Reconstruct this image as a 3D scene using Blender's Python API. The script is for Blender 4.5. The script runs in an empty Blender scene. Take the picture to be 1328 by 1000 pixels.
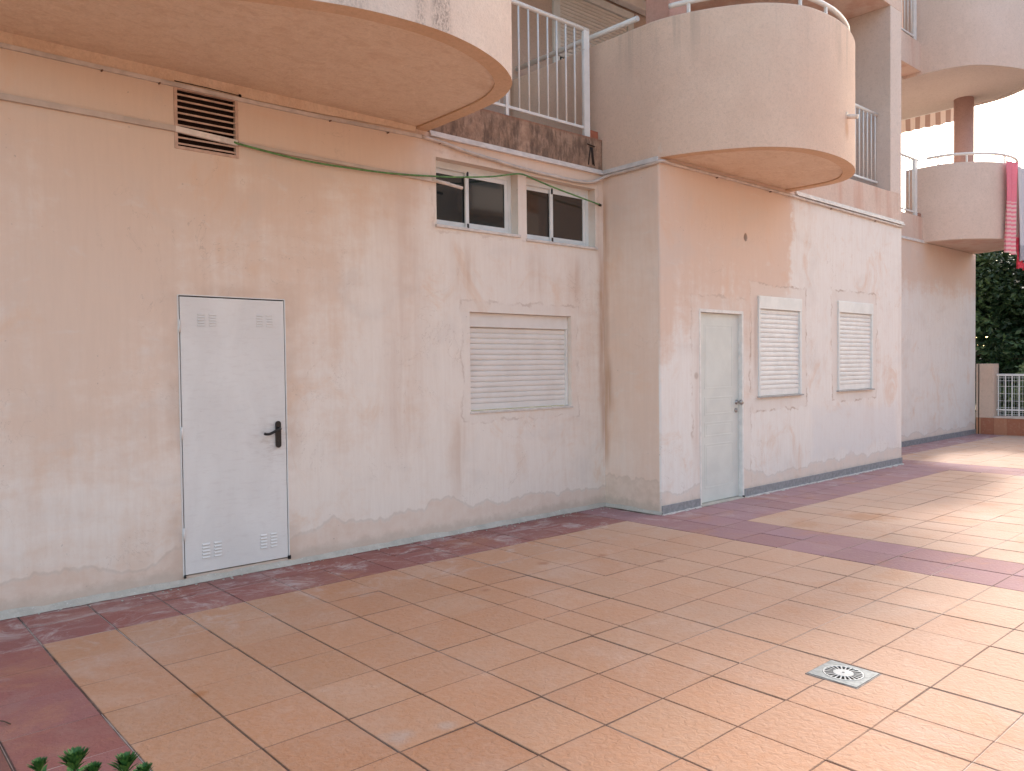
import bpy, bmesh, math, random
from mathutils import Vector, Matrix
R = math.radians
scene = bpy.context.scene

# ------------------------------------------------------------------ camera
YAW, PITCH, ROLL, FPX = 0.724580766, -0.0246129087, -0.0120567979, 1031.29
CAM = Vector((-6.52691, -5.84490, 1.55))
def cam_axes():
    cy, sy = math.cos(YAW), math.sin(YAW)
    f = Vector((sy*math.cos(PITCH), cy*math.cos(PITCH), math.sin(PITCH)))
    r = Vector((cy, -sy, 0)); u = r.cross(f)
    c, s = math.cos(ROLL), math.sin(ROLL)
    return c*r+s*u, c*u-s*r, f
_r, _u, _f = cam_axes()
cd = bpy.data.cameras.new('camera'); cam = bpy.data.objects.new('camera', cd)
scene.collection.objects.link(cam)
m = Matrix((_r, _u, -_f)).transposed().to_4x4(); m.translation = CAM
cam.matrix_world = m
cd.sensor_width = 36; cd.lens = 36*FPX/1328; cd.clip_start = .05; cd.clip_end = 3000
scene.camera = cam
scene.render.resolution_x = 1024; scene.render.resolution_y = 771

# ------------------------------------------------------------------ light
SUN_EL, SUN_AZ = 33.0, 12.5           # elevation, degrees from +x towards +y
sd = Vector((math.cos(R(SUN_EL))*math.cos(R(SUN_AZ)), math.cos(R(SUN_EL))*math.sin(R(SUN_AZ)), math.sin(R(SUN_EL))))
w = bpy.data.worlds.new('World'); scene.world = w; w.use_nodes = True
wn = w.node_tree.nodes; wn.clear()
sky = wn.new('ShaderNodeTexSky'); sky.sky_type = 'NISHITA'; sky.sun_disc = False
sky.sun_elevation = R(SUN_EL); sky.sun_rotation = R(90-SUN_AZ)
sky.air_density = 1.0; sky.dust_density = 2.0; sky.ozone_density = 1.0
bg = wn.new('ShaderNodeBackground'); bg.inputs[1].default_value = 0.15
wo = wn.new('ShaderNodeOutputWorld')
haze = wn.new('ShaderNodeMix'); haze.data_type = 'RGBA'; haze.blend_type = 'MULTIPLY'      # thin warm overcast veil
haze.inputs[0].default_value = 1.0; haze.inputs[7].default_value = (1.08, 1.0, .865, 1)
w.node_tree.links.new(sky.outputs[0], haze.inputs[6]); w.node_tree.links.new(haze.outputs[2], bg.inputs[0]); w.node_tree.links.new(bg.outputs[0], wo.inputs[0])
sl = bpy.data.lights.new('sun', 'SUN'); sl.energy = 1.4; sl.angle = R(4.5); sl.color = (1.0, .95, .89)
so = bpy.data.objects.new('sun', sl); scene.collection.objects.link(so)
so.rotation_euler = sd.to_track_quat('Z', 'Y').to_euler()
so.location = (30, 10, 25)
scene.view_settings.view_transform = 'Standard'; scene.view_settings.look = 'None'
scene.view_settings.exposure = 1.82; scene.view_settings.gamma = 1.0

# ------------------------------------------------------------------ materials
class NT:
    """tiny node expression builder"""
    def __init__(s, name):
        s.m = bpy.data.materials.new(name); s.m.use_nodes = True
        s.t = s.m.node_tree; s.n = s.t.nodes; s.n.clear()
        s.out = s.n.new('ShaderNodeOutputMaterial'); s.b = s.n.new('ShaderNodeBsdfPrincipled')
        s.t.links.new(s.b.outputs[0], s.out.inputs[0])
        s._c = None
    def set(s, node_in, v):
        if isinstance(v, bpy.types.NodeSocket): s.t.links.new(v, node_in)
        elif isinstance(v, (tuple, list)):
            if len(v) == 3 and node_in.type == 'RGBA': v = (*v, 1)
            node_in.default_value = v
        else: node_in.default_value = v
    def co(s):
        if s._c is None: s._c = s.n.new('ShaderNodeTexCoord').outputs['Object']
        return s._c
    def math(s, op, a, b=0.0, clamp=False):
        n = s.n.new('ShaderNodeMath'); n.operation = op; n.use_clamp = clamp
        s.set(n.inputs[0], a); s.set(n.inputs[1], b); return n.outputs[0]
    def add(s, a, b): return s.math('ADD', a, b)
    def sub(s, a, b): return s.math('SUBTRACT', a, b)
    def mul(s, a, b): return s.math('MULTIPLY', a, b)
    def mx(s, a, b): return s.math('MAXIMUM', a, b)
    def mn(s, a, b): return s.math('MINIMUM', a, b)
    def abs(s, a): return s.math('ABSOLUTE', a)
    def xyz(s, c=None):
        n = s.n.new('ShaderNodeSeparateXYZ'); s.set(n.inputs[0], c or s.co()); return n.outputs
    def scl(s, v, c=None, off=(0, 0, 0)):
        n = s.n.new('ShaderNodeMapping'); s.set(n.inputs['Vector'], c or s.co())
        n.inputs['Scale'].default_value = v; n.inputs['Location'].default_value = off; return n.outputs[0]
    def noise(s, sc, det=3, rough=.55, c=None, dist=0.0):
        n = s.n.new('ShaderNodeTexNoise'); s.set(n.inputs['Vector'], c if c is not None else s.co())
        n.inputs['Scale'].default_value = sc; n.inputs['Detail'].default_value = det
        n.inputs['Roughness'].default_value = rough; n.inputs['Distortion'].default_value = dist
        return n.outputs[0]
    def ramp(s, v, a, b, lo=0.0, hi=1.0, smooth=True):
        n = s.n.new('ShaderNodeMapRange'); n.interpolation_type = 'SMOOTHSTEP' if smooth else 'LINEAR'
        n.clamp = True
        s.set(n.inputs[0], v); s.set(n.inputs[1], a); s.set(n.inputs[2], b); s.set(n.inputs[3], lo); s.set(n.inputs[4], hi)
        return n.outputs[0]
    def mix(s, f, a, b, mode='MIX'):
        n = s.n.new('ShaderNodeMix'); n.data_type = 'RGBA'; n.blend_type = mode
        s.set(n.inputs[0], f); s.set(n.inputs[6], a); s.set(n.inputs[7], b); return n.outputs[2]
    def bump(s, h, strength=.3, dist=.01, prev=None):
        n = s.n.new('ShaderNodeBump'); n.inputs['Strength'].default_value = strength
        n.inputs['Distance'].default_value = dist; s.set(n.inputs['Height'], h)
        if prev is not None: s.set(n.inputs['Normal'], prev)
        return n.outputs[0]
    def done(s, col, rough=.8, normal=None, spec=.3, metal=0.0):
        s.set(s.b.inputs['Base Color'], col); s.set(s.b.inputs['Roughness'], rough)
        s.b.inputs['Specular IOR Level'].default_value = spec; s.b.inputs['Metallic'].default_value = metal
        if normal is not None: s.set(s.b.inputs['Normal'], normal)
        return s.m

def boxdist(t, a, b, cx, cz, hx, hz):
    """signed box distance of point (a,b) to a rectangle"""
    dx = t.sub(t.abs(t.sub(a, cx)), hx); dz = t.sub(t.abs(t.sub(b, cz)), hz)
    return t.mx(dx, dz)

def wall_mat(name, axis='x', rings=(), white=(.76, .68, .625), peach=(.68, .53, .445), damp=(.68, .50, .40),
             bias=0.0, bias_fn=None, streaks=(), top_peach=.5, damp_h=.30, seed=0.0, extra=None):
    t = NT(name); X = t.xyz(); a = X[0] if axis == 'x' else X[1]; z = X[2]
    off = (seed, seed*.7, seed*.3)
    nv = t.noise(1.0, 4, .6, t.scl((1.3, 1.3, .28), off=off))
    nvs = t.noise(1.0, 3, .6, t.scl((6.5, 6.5, .45), off=off))
    nb = t.noise(.55, 3, .55, t.scl((1, 1, 1.4), off=off), .6)
    nh = t.noise(1.0, 4, .65, t.scl((2.0, 2.0, 7.0), off=off), .4)
    nf = t.noise(14, 5, .7)
    s_ = t.add(t.add(t.mul(nv, .9), t.mul(nvs, .45)), t.add(t.mul(nb, .8), t.mul(nh, .45)))      # mean ~1.3
    s_ = t.add(s_, t.mul(t.sub(nf, .5), .35))
    s_ = t.add(s_, bias)
    if bias_fn: s_ = t.add(s_, bias_fn(t, a, z))
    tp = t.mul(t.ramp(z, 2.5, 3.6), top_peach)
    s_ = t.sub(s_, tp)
    wash = t.ramp(s_, 1.08, 1.52)
    col = t.mix(wash, peach, white)
    # pale trowel scuffs
    sc = t.ramp(t.noise(3.0, 5, .7, t.scl((1, 1, 2.2), off=(3+seed, 1, 2)), .8), .58, .72)
    col = t.mix(t.mul(sc, .35), col, (.76, .70, .66))
    gr = t.ramp(t.noise(1.4, 4, .6, t.scl((1, 1, 1.5), off=(7+seed, 5, 2)), .5), .5, .75)
    col = t.mix(t.mul(gr, .30), col, (.60, .55, .52))
    mo = t.ramp(t.noise(5, 6, .72, t.scl((1, 1, .8), off=(1, 6, seed)), .6), .5, .7)
    col = t.mix(t.mul(mo, .28), col, peach)
    bl_ = t.ramp(t.noise(1.9, 6, .7, t.scl((1, 1, .7), off=(11, 3, seed)), .9), .54, .70)
    col = t.mix(t.mul(bl_, .5), col, tuple(c_*k_ for c_, k_ in zip(peach, (1.0, .90, .80))))
    ck = t.mul(t.ramp(t.abs(t.sub(t.noise(1.6, 6, .62, t.scl((1, 1, 1), off=(21, 4, seed)), 1.2), .5)), .0035, .0), t.ramp(t.noise(.9, 3, .6, t.scl((1, 1, 1), off=(5, 14, seed))), .54, .62))
    col = t.mix(t.mul(ck, .45), col, (.42, .32, .26))
    fs = t.ramp(t.noise(1.0, 4, .7, t.scl((28, 28, 2.2), off=(2, 2, seed))), .35, .7)
    col = t.mix(t.mul(fs, .14), col, (.60, .46, .38))
    # running stains
    for (x0, wd, z0, z1, amt, c3) in streaks:
        d = t.ramp(t.abs(t.sub(t.add(a, t.mul(t.sub(t.noise(3, 2, .5, t.scl((0, 0, 1))), .5), wd)), x0)), 0.0, wd, 1, 0)
        hz_ = t.mul(t.ramp(z, z0, z0+.35), t.ramp(z, z1-.30, z1+.04, 1, 0))
        br = t.ramp(nvs, .3, .62)
        col = t.mix(t.mul(t.mul(t.mul(d, hz_), br), amt), col, c3)
    # repaired render around openings
    wob = t.add(t.mul(t.sub(t.noise(2.6, 5, .7), .5), .22), t.mul(t.sub(t.noise(14, 4, .7), .5), .07))
    for (cx, cz, hx, hz, wd, amt) in rings:
        dd = t.add(boxdist(t, a, z, cx, cz, hx, hz), wob)
        patch = t.ramp(dd, wd, wd-.02, 0, 1)
        line = t.mul(t.ramp(dd, wd-.022, wd-.004), t.ramp(dd, wd+.014, wd-.002))
        brk = t.ramp(t.noise(4, 3, .6, t.scl((1, 1, 1), off=(9, 2, 1))), .42, .62, .0, 1)
        col = t.mix(t.mul(patch, amt*.5), col, (.73, .65, .59))
        col = t.mix(t.mul(t.mul(line, brk), amt), col, (.50, .38, .31))
    # damp band along the foot
    n1 = t.noise(1.0, 5, .62, t.scl((1.1, 1.1, .4), off=(seed, 0, 0)))
    edge = t.add(damp_h, t.mul(t.sub(n1, .5), damp_h*2.6))
    dist_ = t.sub(edge, z)
    dm = t.ramp(dist_, 0.0, .035)
    core = t.noise(7, 4, .7)
    col = t.mix(t.mul(dm, .6), col, t.mix(t.ramp(core, .35, .65), damp, (.72, .57, .475)))
    ln = t.mul(t.ramp(dist_, -.012, .004), t.ramp(dist_, .03, .006))
    col = t.mix(t.mul(ln, .22), col, (.36, .26, .2))
    foot = t.ramp(t.add(z, t.mul(t.sub(core, .5), .12)), .15, .06)
    col = t.mix(t.mul(foot, .4), col, (.40, .34, .28))
    sp = t.ramp(t.noise(38, 2, .5), .70, .76)
    col = t.mix(t.mul(sp, t.mul(t.ramp(t.noise(2.2, 2, .5), .5, .62), .6)), col, (.30, .24, .2))
    if extra: col = extra(t, col, a, z)
    h = t.add(t.mul(nf, .6), t.add(t.mul(t.noise(70, 3, .6), .25), t.mul(nh, .8)))
    return t.done(col, .88, t.bump(h, .25, .006), .25)

def rough_mat(name, c1, c2, sc=90, bstr=.5, stains=None, amt=.5, spots=True):
    t = NT(name)
    n = t.noise(1.2, 4, .6); nf = t.noise(sc, 3, .65); nm = t.noise(9, 4, .65)
    col = t.mix(t.ramp(n, .3, .7), c1, c2)
    col = t.mix(t.mul(t.ramp(nf, .35, .62, 1, 0), .22), col, tuple(x*.72 for x in c1))
    col = t.mix(t.mul(t.ramp(nm, .5, .75), .22), col, tuple(min(1, x*1.12+.02) for x in c2))
    if stains: col = stains(t, col)
    gr = t.noise(sc*.4, 3, .7); col = t.mix(t.mul(t.ramp(gr, .5, .66), .22), col, tuple(x*.68 for x in c1))
    h = t.add(t.add(nf, t.mul(gr, .8)), t.mul(nm, .6))
    return t.done(col, .92, t.bump(h, bstr, .006), .2)

def simple(name, col, rough=.5, spec=.4, metal=0.0, var=.08, sc=12, bump=0.0):
    t = NT(name); n = t.noise(sc, 4, .6)
    d = tuple(c*(1-var*2) for c in col); l = tuple(min(1, c*(1+var)) for c in col)
    c = t.mix(t.ramp(n, .3, .7), d, l)
    nrm = t.bump(n, bump, .004) if bump else None
    return t.done(c, rough, nrm, spec, metal)

WHITE = simple('white_paint', (.74, .74, .73), .38, .45, var=.04, sc=5)
def railpaint():
    t = NT('rail_white'); n = t.noise(7, 4, .6)
    c = t.mix(t.ramp(n, .3, .7), (.70, .70, .69), (.78, .78, .77))
    rust = t.ramp(t.noise(16, 3, .7), .68, .76)
    c = t.mix(t.mul(rust, .45), c, (.38, .24, .16))
    return t.done(c, .42, None, .45)
RAIL = railpaint()
def doorpaint():
    t = NT('door_white'); X = t.xyz()
    n = t.noise(1.0, 5, .65, t.scl((3, 3, 1.2)), .5); f = t.noise(9, 5, .7, t.scl((1, 1, 4)))
    c = t.mix(t.ramp(n, .3, .7), (.70, .675, .655), (.76, .74, .72))
    c = t.mix(t.mul(t.ramp(f, .48, .72), .3), c, (.58, .53, .51))
    # hand grime round the lever and at the foot
    g = t.ramp(t.math('POWER', t.add(t.math('POWER', t.mul(t.sub(X[0], -3.86), 1.0), 2), t.math('POWER', t.mul(t.sub(X[2], 1.0), .8), 2)), .5), .02, .22, 1, 0)
    c = t.mix(t.mul(g, t.ramp(f, .4, .7, .1, .5)), c, (.45, .37, .33))
    d = t.ramp(t.noise(30, 3, .6), .72, .78)
    c = t.mix(t.mul(d, .5), c, (.35, .28, .24))
    return t.done(c, .45, t.bump(t.noise(60, 2), .06, .002), .35)
DOORP = doorpaint()
SAGE = simple('door_grey_green', (.66, .675, .64), .42, .4, var=.03, sc=4)
SHUT = simple('shutter_white', (.79, .775, .755), .42, .4, var=.04, sc=6)
def shutdirty():
    t = NT('shutter_dusty'); n = t.noise(4, 4, .6)
    return t.done(t.mix(t.ramp(n, .35, .7), (.77, .72, .68), (.71, .655, .61)), .5, None, .35)
SHUTD = shutdirty()
BLACK = simple('black_plastic', (.012, .012, .013), .35, .5, var=.1)
STEEL = simple('brushed_steel', (.42, .40, .39), .35, .5, 1.0, var=.1, sc=40)
DARK = simple('dark_void', (.015, .013, .012), .9, .1)
BROWNV = simple('vent_inside', (.030, .018, .015), .9, .1)
TRUNK = simple('trunking_grey', (.62, .56, .53), .5, .35, var=.1, sc=8)
GUT = simple('gutter_white', (.70, .66, .64), .5, .35, var=.08, sc=9)
PIPE = simple('pipe_cream', (.60, .52, .47), .55, .35, var=.1, sc=9)
TRPAINT = simple('trunking_painted', (.60, .50, .44), .7, .25, var=.08, sc=5)
GREENC = simple('green_cable', (.12, .28, .09), .45, .4, var=.2, sc=20)
def cement():
    t = NT('cement'); n = t.noise(6, 5, .7); f = t.noise(60, 3, .6)
    c = t.mix(t.ramp(n, .3, .7), (.42, .39, .34), (.55, .51, .45))
    c = t.mix(t.ramp(f, .62, .72), c, (.62, .60, .56))
    c = t.mix(t.mul(t.ramp(t.noise(12, 4, .7), .55, .7), .4), c, (.30, .24, .20))
    return t.done(c, .9, t.bump(t.add(n, f), .5, .008), .2)
CEMENT = cement()
def skirt():
    t = NT('grey_skirting'); X = t.xyz()
    cell = t.math('FRACT', t.mul(X[0], 2.5)); seam = t.ramp(cell, .0, .02, 1, 0)
    n = t.noise(25, 4, .6); c = t.mix(t.ramp(n, .3, .7), (.22, .22, .235), (.31, .31, .32))
    c = t.mix(t.mul(seam, .5), c, (.45, .43, .41))
    return t.done(c, .6, t.bump(n, .2, .003), .35)
SKIRT = skirt()
SILL = simple('sill_white', (.66, .60, .56), .6, .3, var=.08, sc=10)
def glass(name, tint):
    t = NT(name); n = t.noise(2, 2)
    t.b.inputs['Coat Weight'].default_value = .6; t.b.inputs['Coat Roughness'].default_value = .03
    return t.done(t.mix(n, tint, tuple(c*1.3 for c in tint)), .06, t.bump(t.noise(1.1, 1), .05, .02), .5)
GLASS = glass('window_glass', (.012, .016, .018)); GLASSB = glass('window_glass_brown', (.035, .025, .02))

# ------------------------------------------------------------------ mesh helpers
COL = scene.collection
class MB:
    def __init__(s): s.v = []; s.f = []; s.sm = []
    def quad(s, a, b, c, d):
        i = len(s.v); s.v += [tuple(a), tuple(b), tuple(c), tuple(d)]; s.f.append((i, i+1, i+2, i+3)); s.sm.append(False)
    def poly(s, pts, smooth=False):
        i = len(s.v); s.v += [tuple(p) for p in pts]; s.f.append(tuple(range(i, i+len(pts)))); s.sm.append(smooth)
    def box(s, x0, x1, y0, y1, z0, z1, bev=0.0, mat=None):
        x0, x1 = min(x0, x1), max(x0, x1); y0, y1 = min(y0, y1), max(y0, y1); z0, z1 = min(z0, z1), max(z0, z1)
        b = min(bev, (x1-x0)*.45, (y1-y0)*.45, (z1-z0)*.45)
        bm = bmesh.new(); bmesh.ops.create_cube(bm, size=1)
        for v in bm.verts: v.co = Vector(((x0+x1)/2+v.co.x*(x1-x0), (y0+y1)/2+v.co.y*(y1-y0), (z0+z1)/2+v.co.z*(z1-z0)))
        if b > 0: bmesh.ops.bevel(bm, geom=list(bm.edges), offset=b, segments=2, affect='EDGES', profile=.5)
        s.absorb(bm, mat); return s
    def absorb(s, bm, mat=None, smooth=False):
        i = len(s.v); bm.verts.ensure_lookup_table(); bm.verts.index_update()
        for v in bm.verts: s.v.append(tuple(mat @ v.co) if mat else tuple(v.co))
        for f in bm.faces: s.f.append(tuple(i+v.index for v in f.verts)); s.sm.append(smooth)
        bm.free()
    def tube(s, pts, r, n=10, cap=True, flat=None):
        """tube along pts; flat=(ru,rw) for an oval/rect section"""
        P = [Vector(p) for p in pts]; rings = []
        up = Vector((0, 0, 1)); last = None
        for k, p in enumerate(P):
            d = (P[min(k+1, len(P)-1)]-P[max(k-1, 0)]).normalized()
            a = d.cross(up)
            if a.length < 1e-3: a = last or Vector((1, 0, 0))
            a.normalize(); b = a.cross(d).normalized(); last = a
            rr = r[k] if isinstance(r, (list, tuple)) else r
            ra, rb = (flat if flat else (rr, rr))
            base = len(s.v)
            for j in range(n):
                th = 2*math.pi*(j+.5)/n
                s.v.append(tuple(p+a*math.cos(th)*ra+b*math.sin(th)*rb))
            rings.append(base)
        for k in range(len(rings)-1):
            for j in range(n):
                s.f.append((rings[k]+j, rings[k]+(j+1) % n, rings[k+1]+(j+1) % n, rings[k+1]+j)); s.sm.append(n > 4)
        if cap:
            s.f.append(tuple(rings[0]+j for j in range(n))[::-1]); s.sm.append(False)
            s.f.append(tuple(rings[-1]+j for j in range(n))); s.sm.append(False)
        return s
    def build(s, name, mat, parent=None, tagd=None):
        me = bpy.data.meshes.new(name); o = bpy.data.objects.new(name, me); COL.objects.link(o)
        off = Vector((0, 0, 0))
        if parent is not None:
            p = parent
            while p is not None: off += Vector(p.location); p = p.parent
            o.parent = parent
        me.from_pydata([(v[0]-off.x, v[1]-off.y, v[2]-off.z) for v in s.v], [], s.f)
        me.polygons.foreach_set('use_smooth', s.sm)
        me.materials.append(mat)
        bm = bmesh.new(); bm.from_mesh(me); bmesh.ops.remove_doubles(bm, verts=bm.verts, dist=1e-5)
        bmesh.ops.recalc_face_normals(bm, faces=bm.faces); bm.to_mesh(me); bm.free()
        me.update()
        if tagd: tag(o, *tagd)
        return o
def tag(o, label=None, cat=None, group=None, kind=None):
    if label: o['label'] = label
    if cat: o['category'] = cat
    if group: o['group'] = group
    if kind: o['kind'] = kind
    return o
def empty(name, loc=(0, 0, 0)):
    o = bpy.data.objects.new(name, None); COL.objects.link(o); o.location = loc; o.empty_display_size = .2; return o
def cr(pts, n=6):
    """Catmull-Rom smoothing of a polyline (2-D or 3-D)"""
    P = [Vector(p) for p in pts]; out = []
    for i in range(len(P)-1):
        p0, p1, p2, p3 = P[max(i-1, 0)], P[i], P[i+1], P[min(i+2, len(P)-1)]
        for k in range(n):
            t = k/n
            out.append(.5*((2*p1)+(p2-p0)*t+(2*p0-5*p1+4*p2-p3)*t*t+(3*p1-p0-3*p2+p3)*t**3))
    out.append(P[-1]); return out

def wall_x(mb, x0, x1, z0, z1, y, holes, depth, back=True):
    """wall facing -y with real openings; holes (x0,x1,z0,z1,depth)"""
    xs = sorted({x0, x1, *[h[0] for h in holes], *[h[1] for h in holes]})
    zs = sorted({z0, z1, *[h[2] for h in holes], *[h[3] for h in holes]})
    for i in range(len(xs)-1):
        for j in range(len(zs)-1):
            cx, cz = (xs[i]+xs[i+1])/2, (zs[j]+zs[j+1])/2
            if any(h[0] < cx < h[1] and h[2] < cz < h[3] for h in holes): continue
            mb.quad((xs[i], y, zs[j]), (xs[i+1], y, zs[j]), (xs[i+1], y, zs[j+1]), (xs[i], y, zs[j+1]))
    for h in holes:
        a, b, c, d, e = h
        mb.quad((a, y, c), (a, y+e, c), (a, y+e, d), (a, y, d)); mb.quad((b, y, c), (b, y, d), (b, y+e, d), (b, y+e, c))
        mb.quad((a, y, d), (a, y+e, d), (b, y+e, d), (b, y, d)); mb.quad((a, y, c), (b, y, c), (b, y+e, c), (a, y+e, c))

# ------------------------------------------------------------------ levels
S = -.761      # plane of the projecting block
F = .228       # plane of the far wall
Z1 = 3.652     # underside of first floor
ZF = 3.77      # the same at the far end
XR = 5.817; XE = 11.89

# ================================================================== GROUND
xs_ = [-5.571+.395*k for k in range(7)]
xs_ = [-5.571-.395*k for k in range(14, 0, -1)] + xs_ + [-2.957, -2.572, -2.176, -1.77, -1.37, -.93, -.48, -.065, .352]
xs_ += [.352+.401*k for k in range(1, 60)]
ys_ = [.95, .55, .23, -.02, -.31, -.711, -1.112, -1.526, -1.939, -2.343, -2.753, -3.16, -3.562, -3.96, -4.35, -4.74] + [-4.74-.401*k for k in range(1, 42)]
def tile_kind(x, y):
    if -.48 < x < .352: return 1
    if 5.5 < x < 6.38: return 1
    if x < -5.571 and x > -6.37: return 1
    if x < -6.37: return 0
    if x < .352: return 1 if y > -.711 else 0
    if x < 5.6: return 1 if y > -1.526 else 0
    return 1 if y > -.31 else 0
rt = random.Random(5)
tm = bpy.data.meshes.new('paving'); V = []; Fc = []; C4 = []
rj = random.Random(9); jw = [rj.choice((.0036, .0046, .0056, .0070)) for _ in xs_]; jw[xs_.index(-.065)] = .0065; jw[xs_.index(-5.571)] = .006
ZT = 0.0
for i in range(len(xs_)-1):
    for j in range(len(ys_)-1):
        x0, x1, y1, y0 = xs_[i], xs_[i+1], ys_[j], ys_[j+1]
        cx, cy = (x0+x1)/2, (y0+y1)/2
        if cx > XE+.05: continue
        if cy > -.02 and cx < 5.4: continue
        if 0 < cx < 5.8 and cy > S: 
            if y0 > S: continue
        if cy > .3: continue
        k = tile_kind(cx, cy)
        g = rt.uniform(.0030, .0048); gy = rt.uniform(.0016, .0024)
        gl = jw[i]; gr_ = jw[i+1]
        dz = rt.uniform(-.0006, .0016); tx = rt.uniform(-.0016, .0016); ty = rt.uniform(-.0012, .0012)
        if k == 1: base = (.29, .115, .10) if cx < -.48 else (.34, .19, .205)
        else:      base = (.46, .235, .13)
        v = rt.uniform(-1, 1); h = rt.uniform(-1, 1)
        col = (base[0]*(1+.05*v+.01*h), base[1]*(1+.06*v-.035*h), base[2]*(1+.07*v-.07*h))
        def ring(ax, ay, z):
            r = []
            for sx, sy in ((0, 0), (1, 0), (1, 1), (0, 1)):
                px = (x0+ax) if sx == 0 else (x1-ax-gr_+gl); py = (y0+ay) if sy == 0 else (y1-ay)
                r.append((px, py, z+dz+tx*(1 if sx else -1)+ty*(1 if sy else -1)))
            return r
        jr = random.Random(j*31+i//3); q_ = jr.random()
        if k == 1: lime = (.11, .055, .045) if q_ < .6 else (.42, .34, .31)
        elif cy > -1.3 and q_ < .5: lime = (.54, .46, .41)
        elif q_ < .65: lime = (.15, .085, .06)
        elif q_ < .85: lime = (.21, .13, .09)
        else: lime = (.46, .36, .30)
        gy = .0024+.0012*jr.random()
        for (ya, yb) in ((y0, y0+gy+.0008), (y1-gy-.0008, y1)):
            b = len(V); V += [(x0+gl, ya, -.0013), (x1-gr_, ya, -.0013), (x1-gr_, yb, -.0013), (x0+gl, yb, -.0013)]; Fc.append((b, b+1, b+2, b+3)); C4.append(lime)
        if gr_ > .0045:
            b = len(V); V += [(x1-.0016, y0, -.0022), (x1+.0016, y0, -.0022), (x1+.0016, y1, -.0022), (x1-.0016, y1, -.0022)]; Fc.append((b, b+1, b+2, b+3)); C4.append(lime)
        b = len(V); V += ring(gl, gy, ZT-.012)+ring(gl+.0004, gy+.0003, ZT-.0015)+ring(gl+.003, gy+.0030, ZT)
        for q in range(2):
            for e in range(4):
                Fc.append((b+q*4+e, b+q*4+(e+1) % 4, b+q*4+4+(e+1) % 4, b+q*4+4+e)); C4.append(col)
        Fc.append((b+8, b+9, b+10, b+11)); C4.append(col)
tm.from_pydata(V, [], Fc)
ca = tm.color_attributes.new('tint', 'FLOAT_COLOR', 'CORNER')
li = 0; buf = []
for f, c in zip(Fc, C4):
    for _ in f: buf += [c[0], c[1], c[2], 1.0]
ca.data.foreach_set('color', buf)
t = NT('clay_tile'); X = t.xyz()
an = t.n.new('ShaderNodeAttribute'); an.attribute_name = 'tint'
n1 = t.noise(2.2, 5, .65, None, .4); n2 = t.noise(26, 4, .7); n3 = t.noise(120, 3, .6); n4 = t.noise(.5, 3, .5)
col = an.outputs[0]
rr_ = t.ramp(t.sub(X[0], t.mul(X[1], .6)), -3.2, 2.6)                                # paler towards the open side: sun glare and flare painted into the colour
isor = t.ramp(t.xyz(an.outputs[0])[1], .205, .215, .12, 1.0)          # only the orange tiles get the pale tints in full
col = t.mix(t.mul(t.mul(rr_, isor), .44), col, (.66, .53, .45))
col = t.mix(t.mul(t.mul(t.ramp(n2, .35, .7), .16), isor), col, (.60, .45, .36))
col = t.mix(t.mul(t.ramp(n1, .45, .75), .22), col, (.50, .38, .31))
col = t.mix(t.mul(t.ramp(t.noise(1.7, 5, .7, t.scl((1, 1, 1), off=(5, 9, 0)), .5), .5, .72), .35), col, (.50, .24, .12))
col = t.mix(t.mul(t.mul(t.ramp(n4, .45, .7), .15), isor), col, (.58, .42, .33))
col = t.mix(t.mul(t.ramp(n3, .58, .72), .22), col, (.30, .16, .10))
# lime bloom near the wall and dust from works
wallness = t.mx(t.ramp(X[1], -1.7, -.25), t.mul(t.ramp(X[1], -2.3, -1.0), t.ramp(X[0], .1, .5, 0, .5)))
bl = t.ramp(t.noise(3.2, 6, .75, t.scl((1, 1, 1), off=(2, 3, 0)), .7), .50, .68)
col = t.mix(t.mul(t.mul(bl, wallness), .65), col, (.56, .49, .46))
b2 = t.mul(t.ramp(t.noise(1.0, 6, .8, t.scl((2.2, 9, 1)), .5), .5, .66), t.ramp(X[1], -1.0, -.35))
col = t.mix(t.mul(b2, .5), col, (.50, .42, .40))
sg = t.ramp(t.noise(260, 2, .6), .62, .74)
col = t.mix(t.mul(sg, .35), col, (.70, .58, .50))
du = t.ramp(t.noise(1.1, 5, .7, t.scl((1, 1, 1), off=(8, 1, 0)), .6), .5, .72)
col = t.mix(t.mul(t.mul(du, .20), isor), col, (.62, .52, .46))
# orange rust/earth spots
for (ox, oy, rr, c3, am) in ((1.35, -2.25, .34, (.42, .20, .09), .5), (.55, -2.02, .22, (.45, .22, .10), .35), (-5.17, -2.03, .055, (.40, .17, .07), .8), (-4.72, -3.05, .10, (.42, .39, .36), .4), (-4.5, -3.1, .07, (.42, .39, .36), .35),
                             (-3.05, -1.62, .06, (.35, .16, .09), .7), (-2.25, -1.35, .07, (.35, .16, .09), .6), (-1.72, -1.5, .06, (.35, .16, .09), .6), (-1.55, -1.95, .05, (.3, .15, .09), .5)):
    dx = t.math('POWER', t.sub(X[0], ox), 2); dy = t.math('POWER', t.sub(X[1], oy), 2)
    d = t.math('SQRT', t.add(dx, dy)); d = t.add(d, t.mul(t.sub(t.noise(6, 4, .7), .5), rr*1.6))
    col = t.mix(t.mul(t.ramp(d, rr*.2, rr, 1, 0), am), col, c3)
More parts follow.
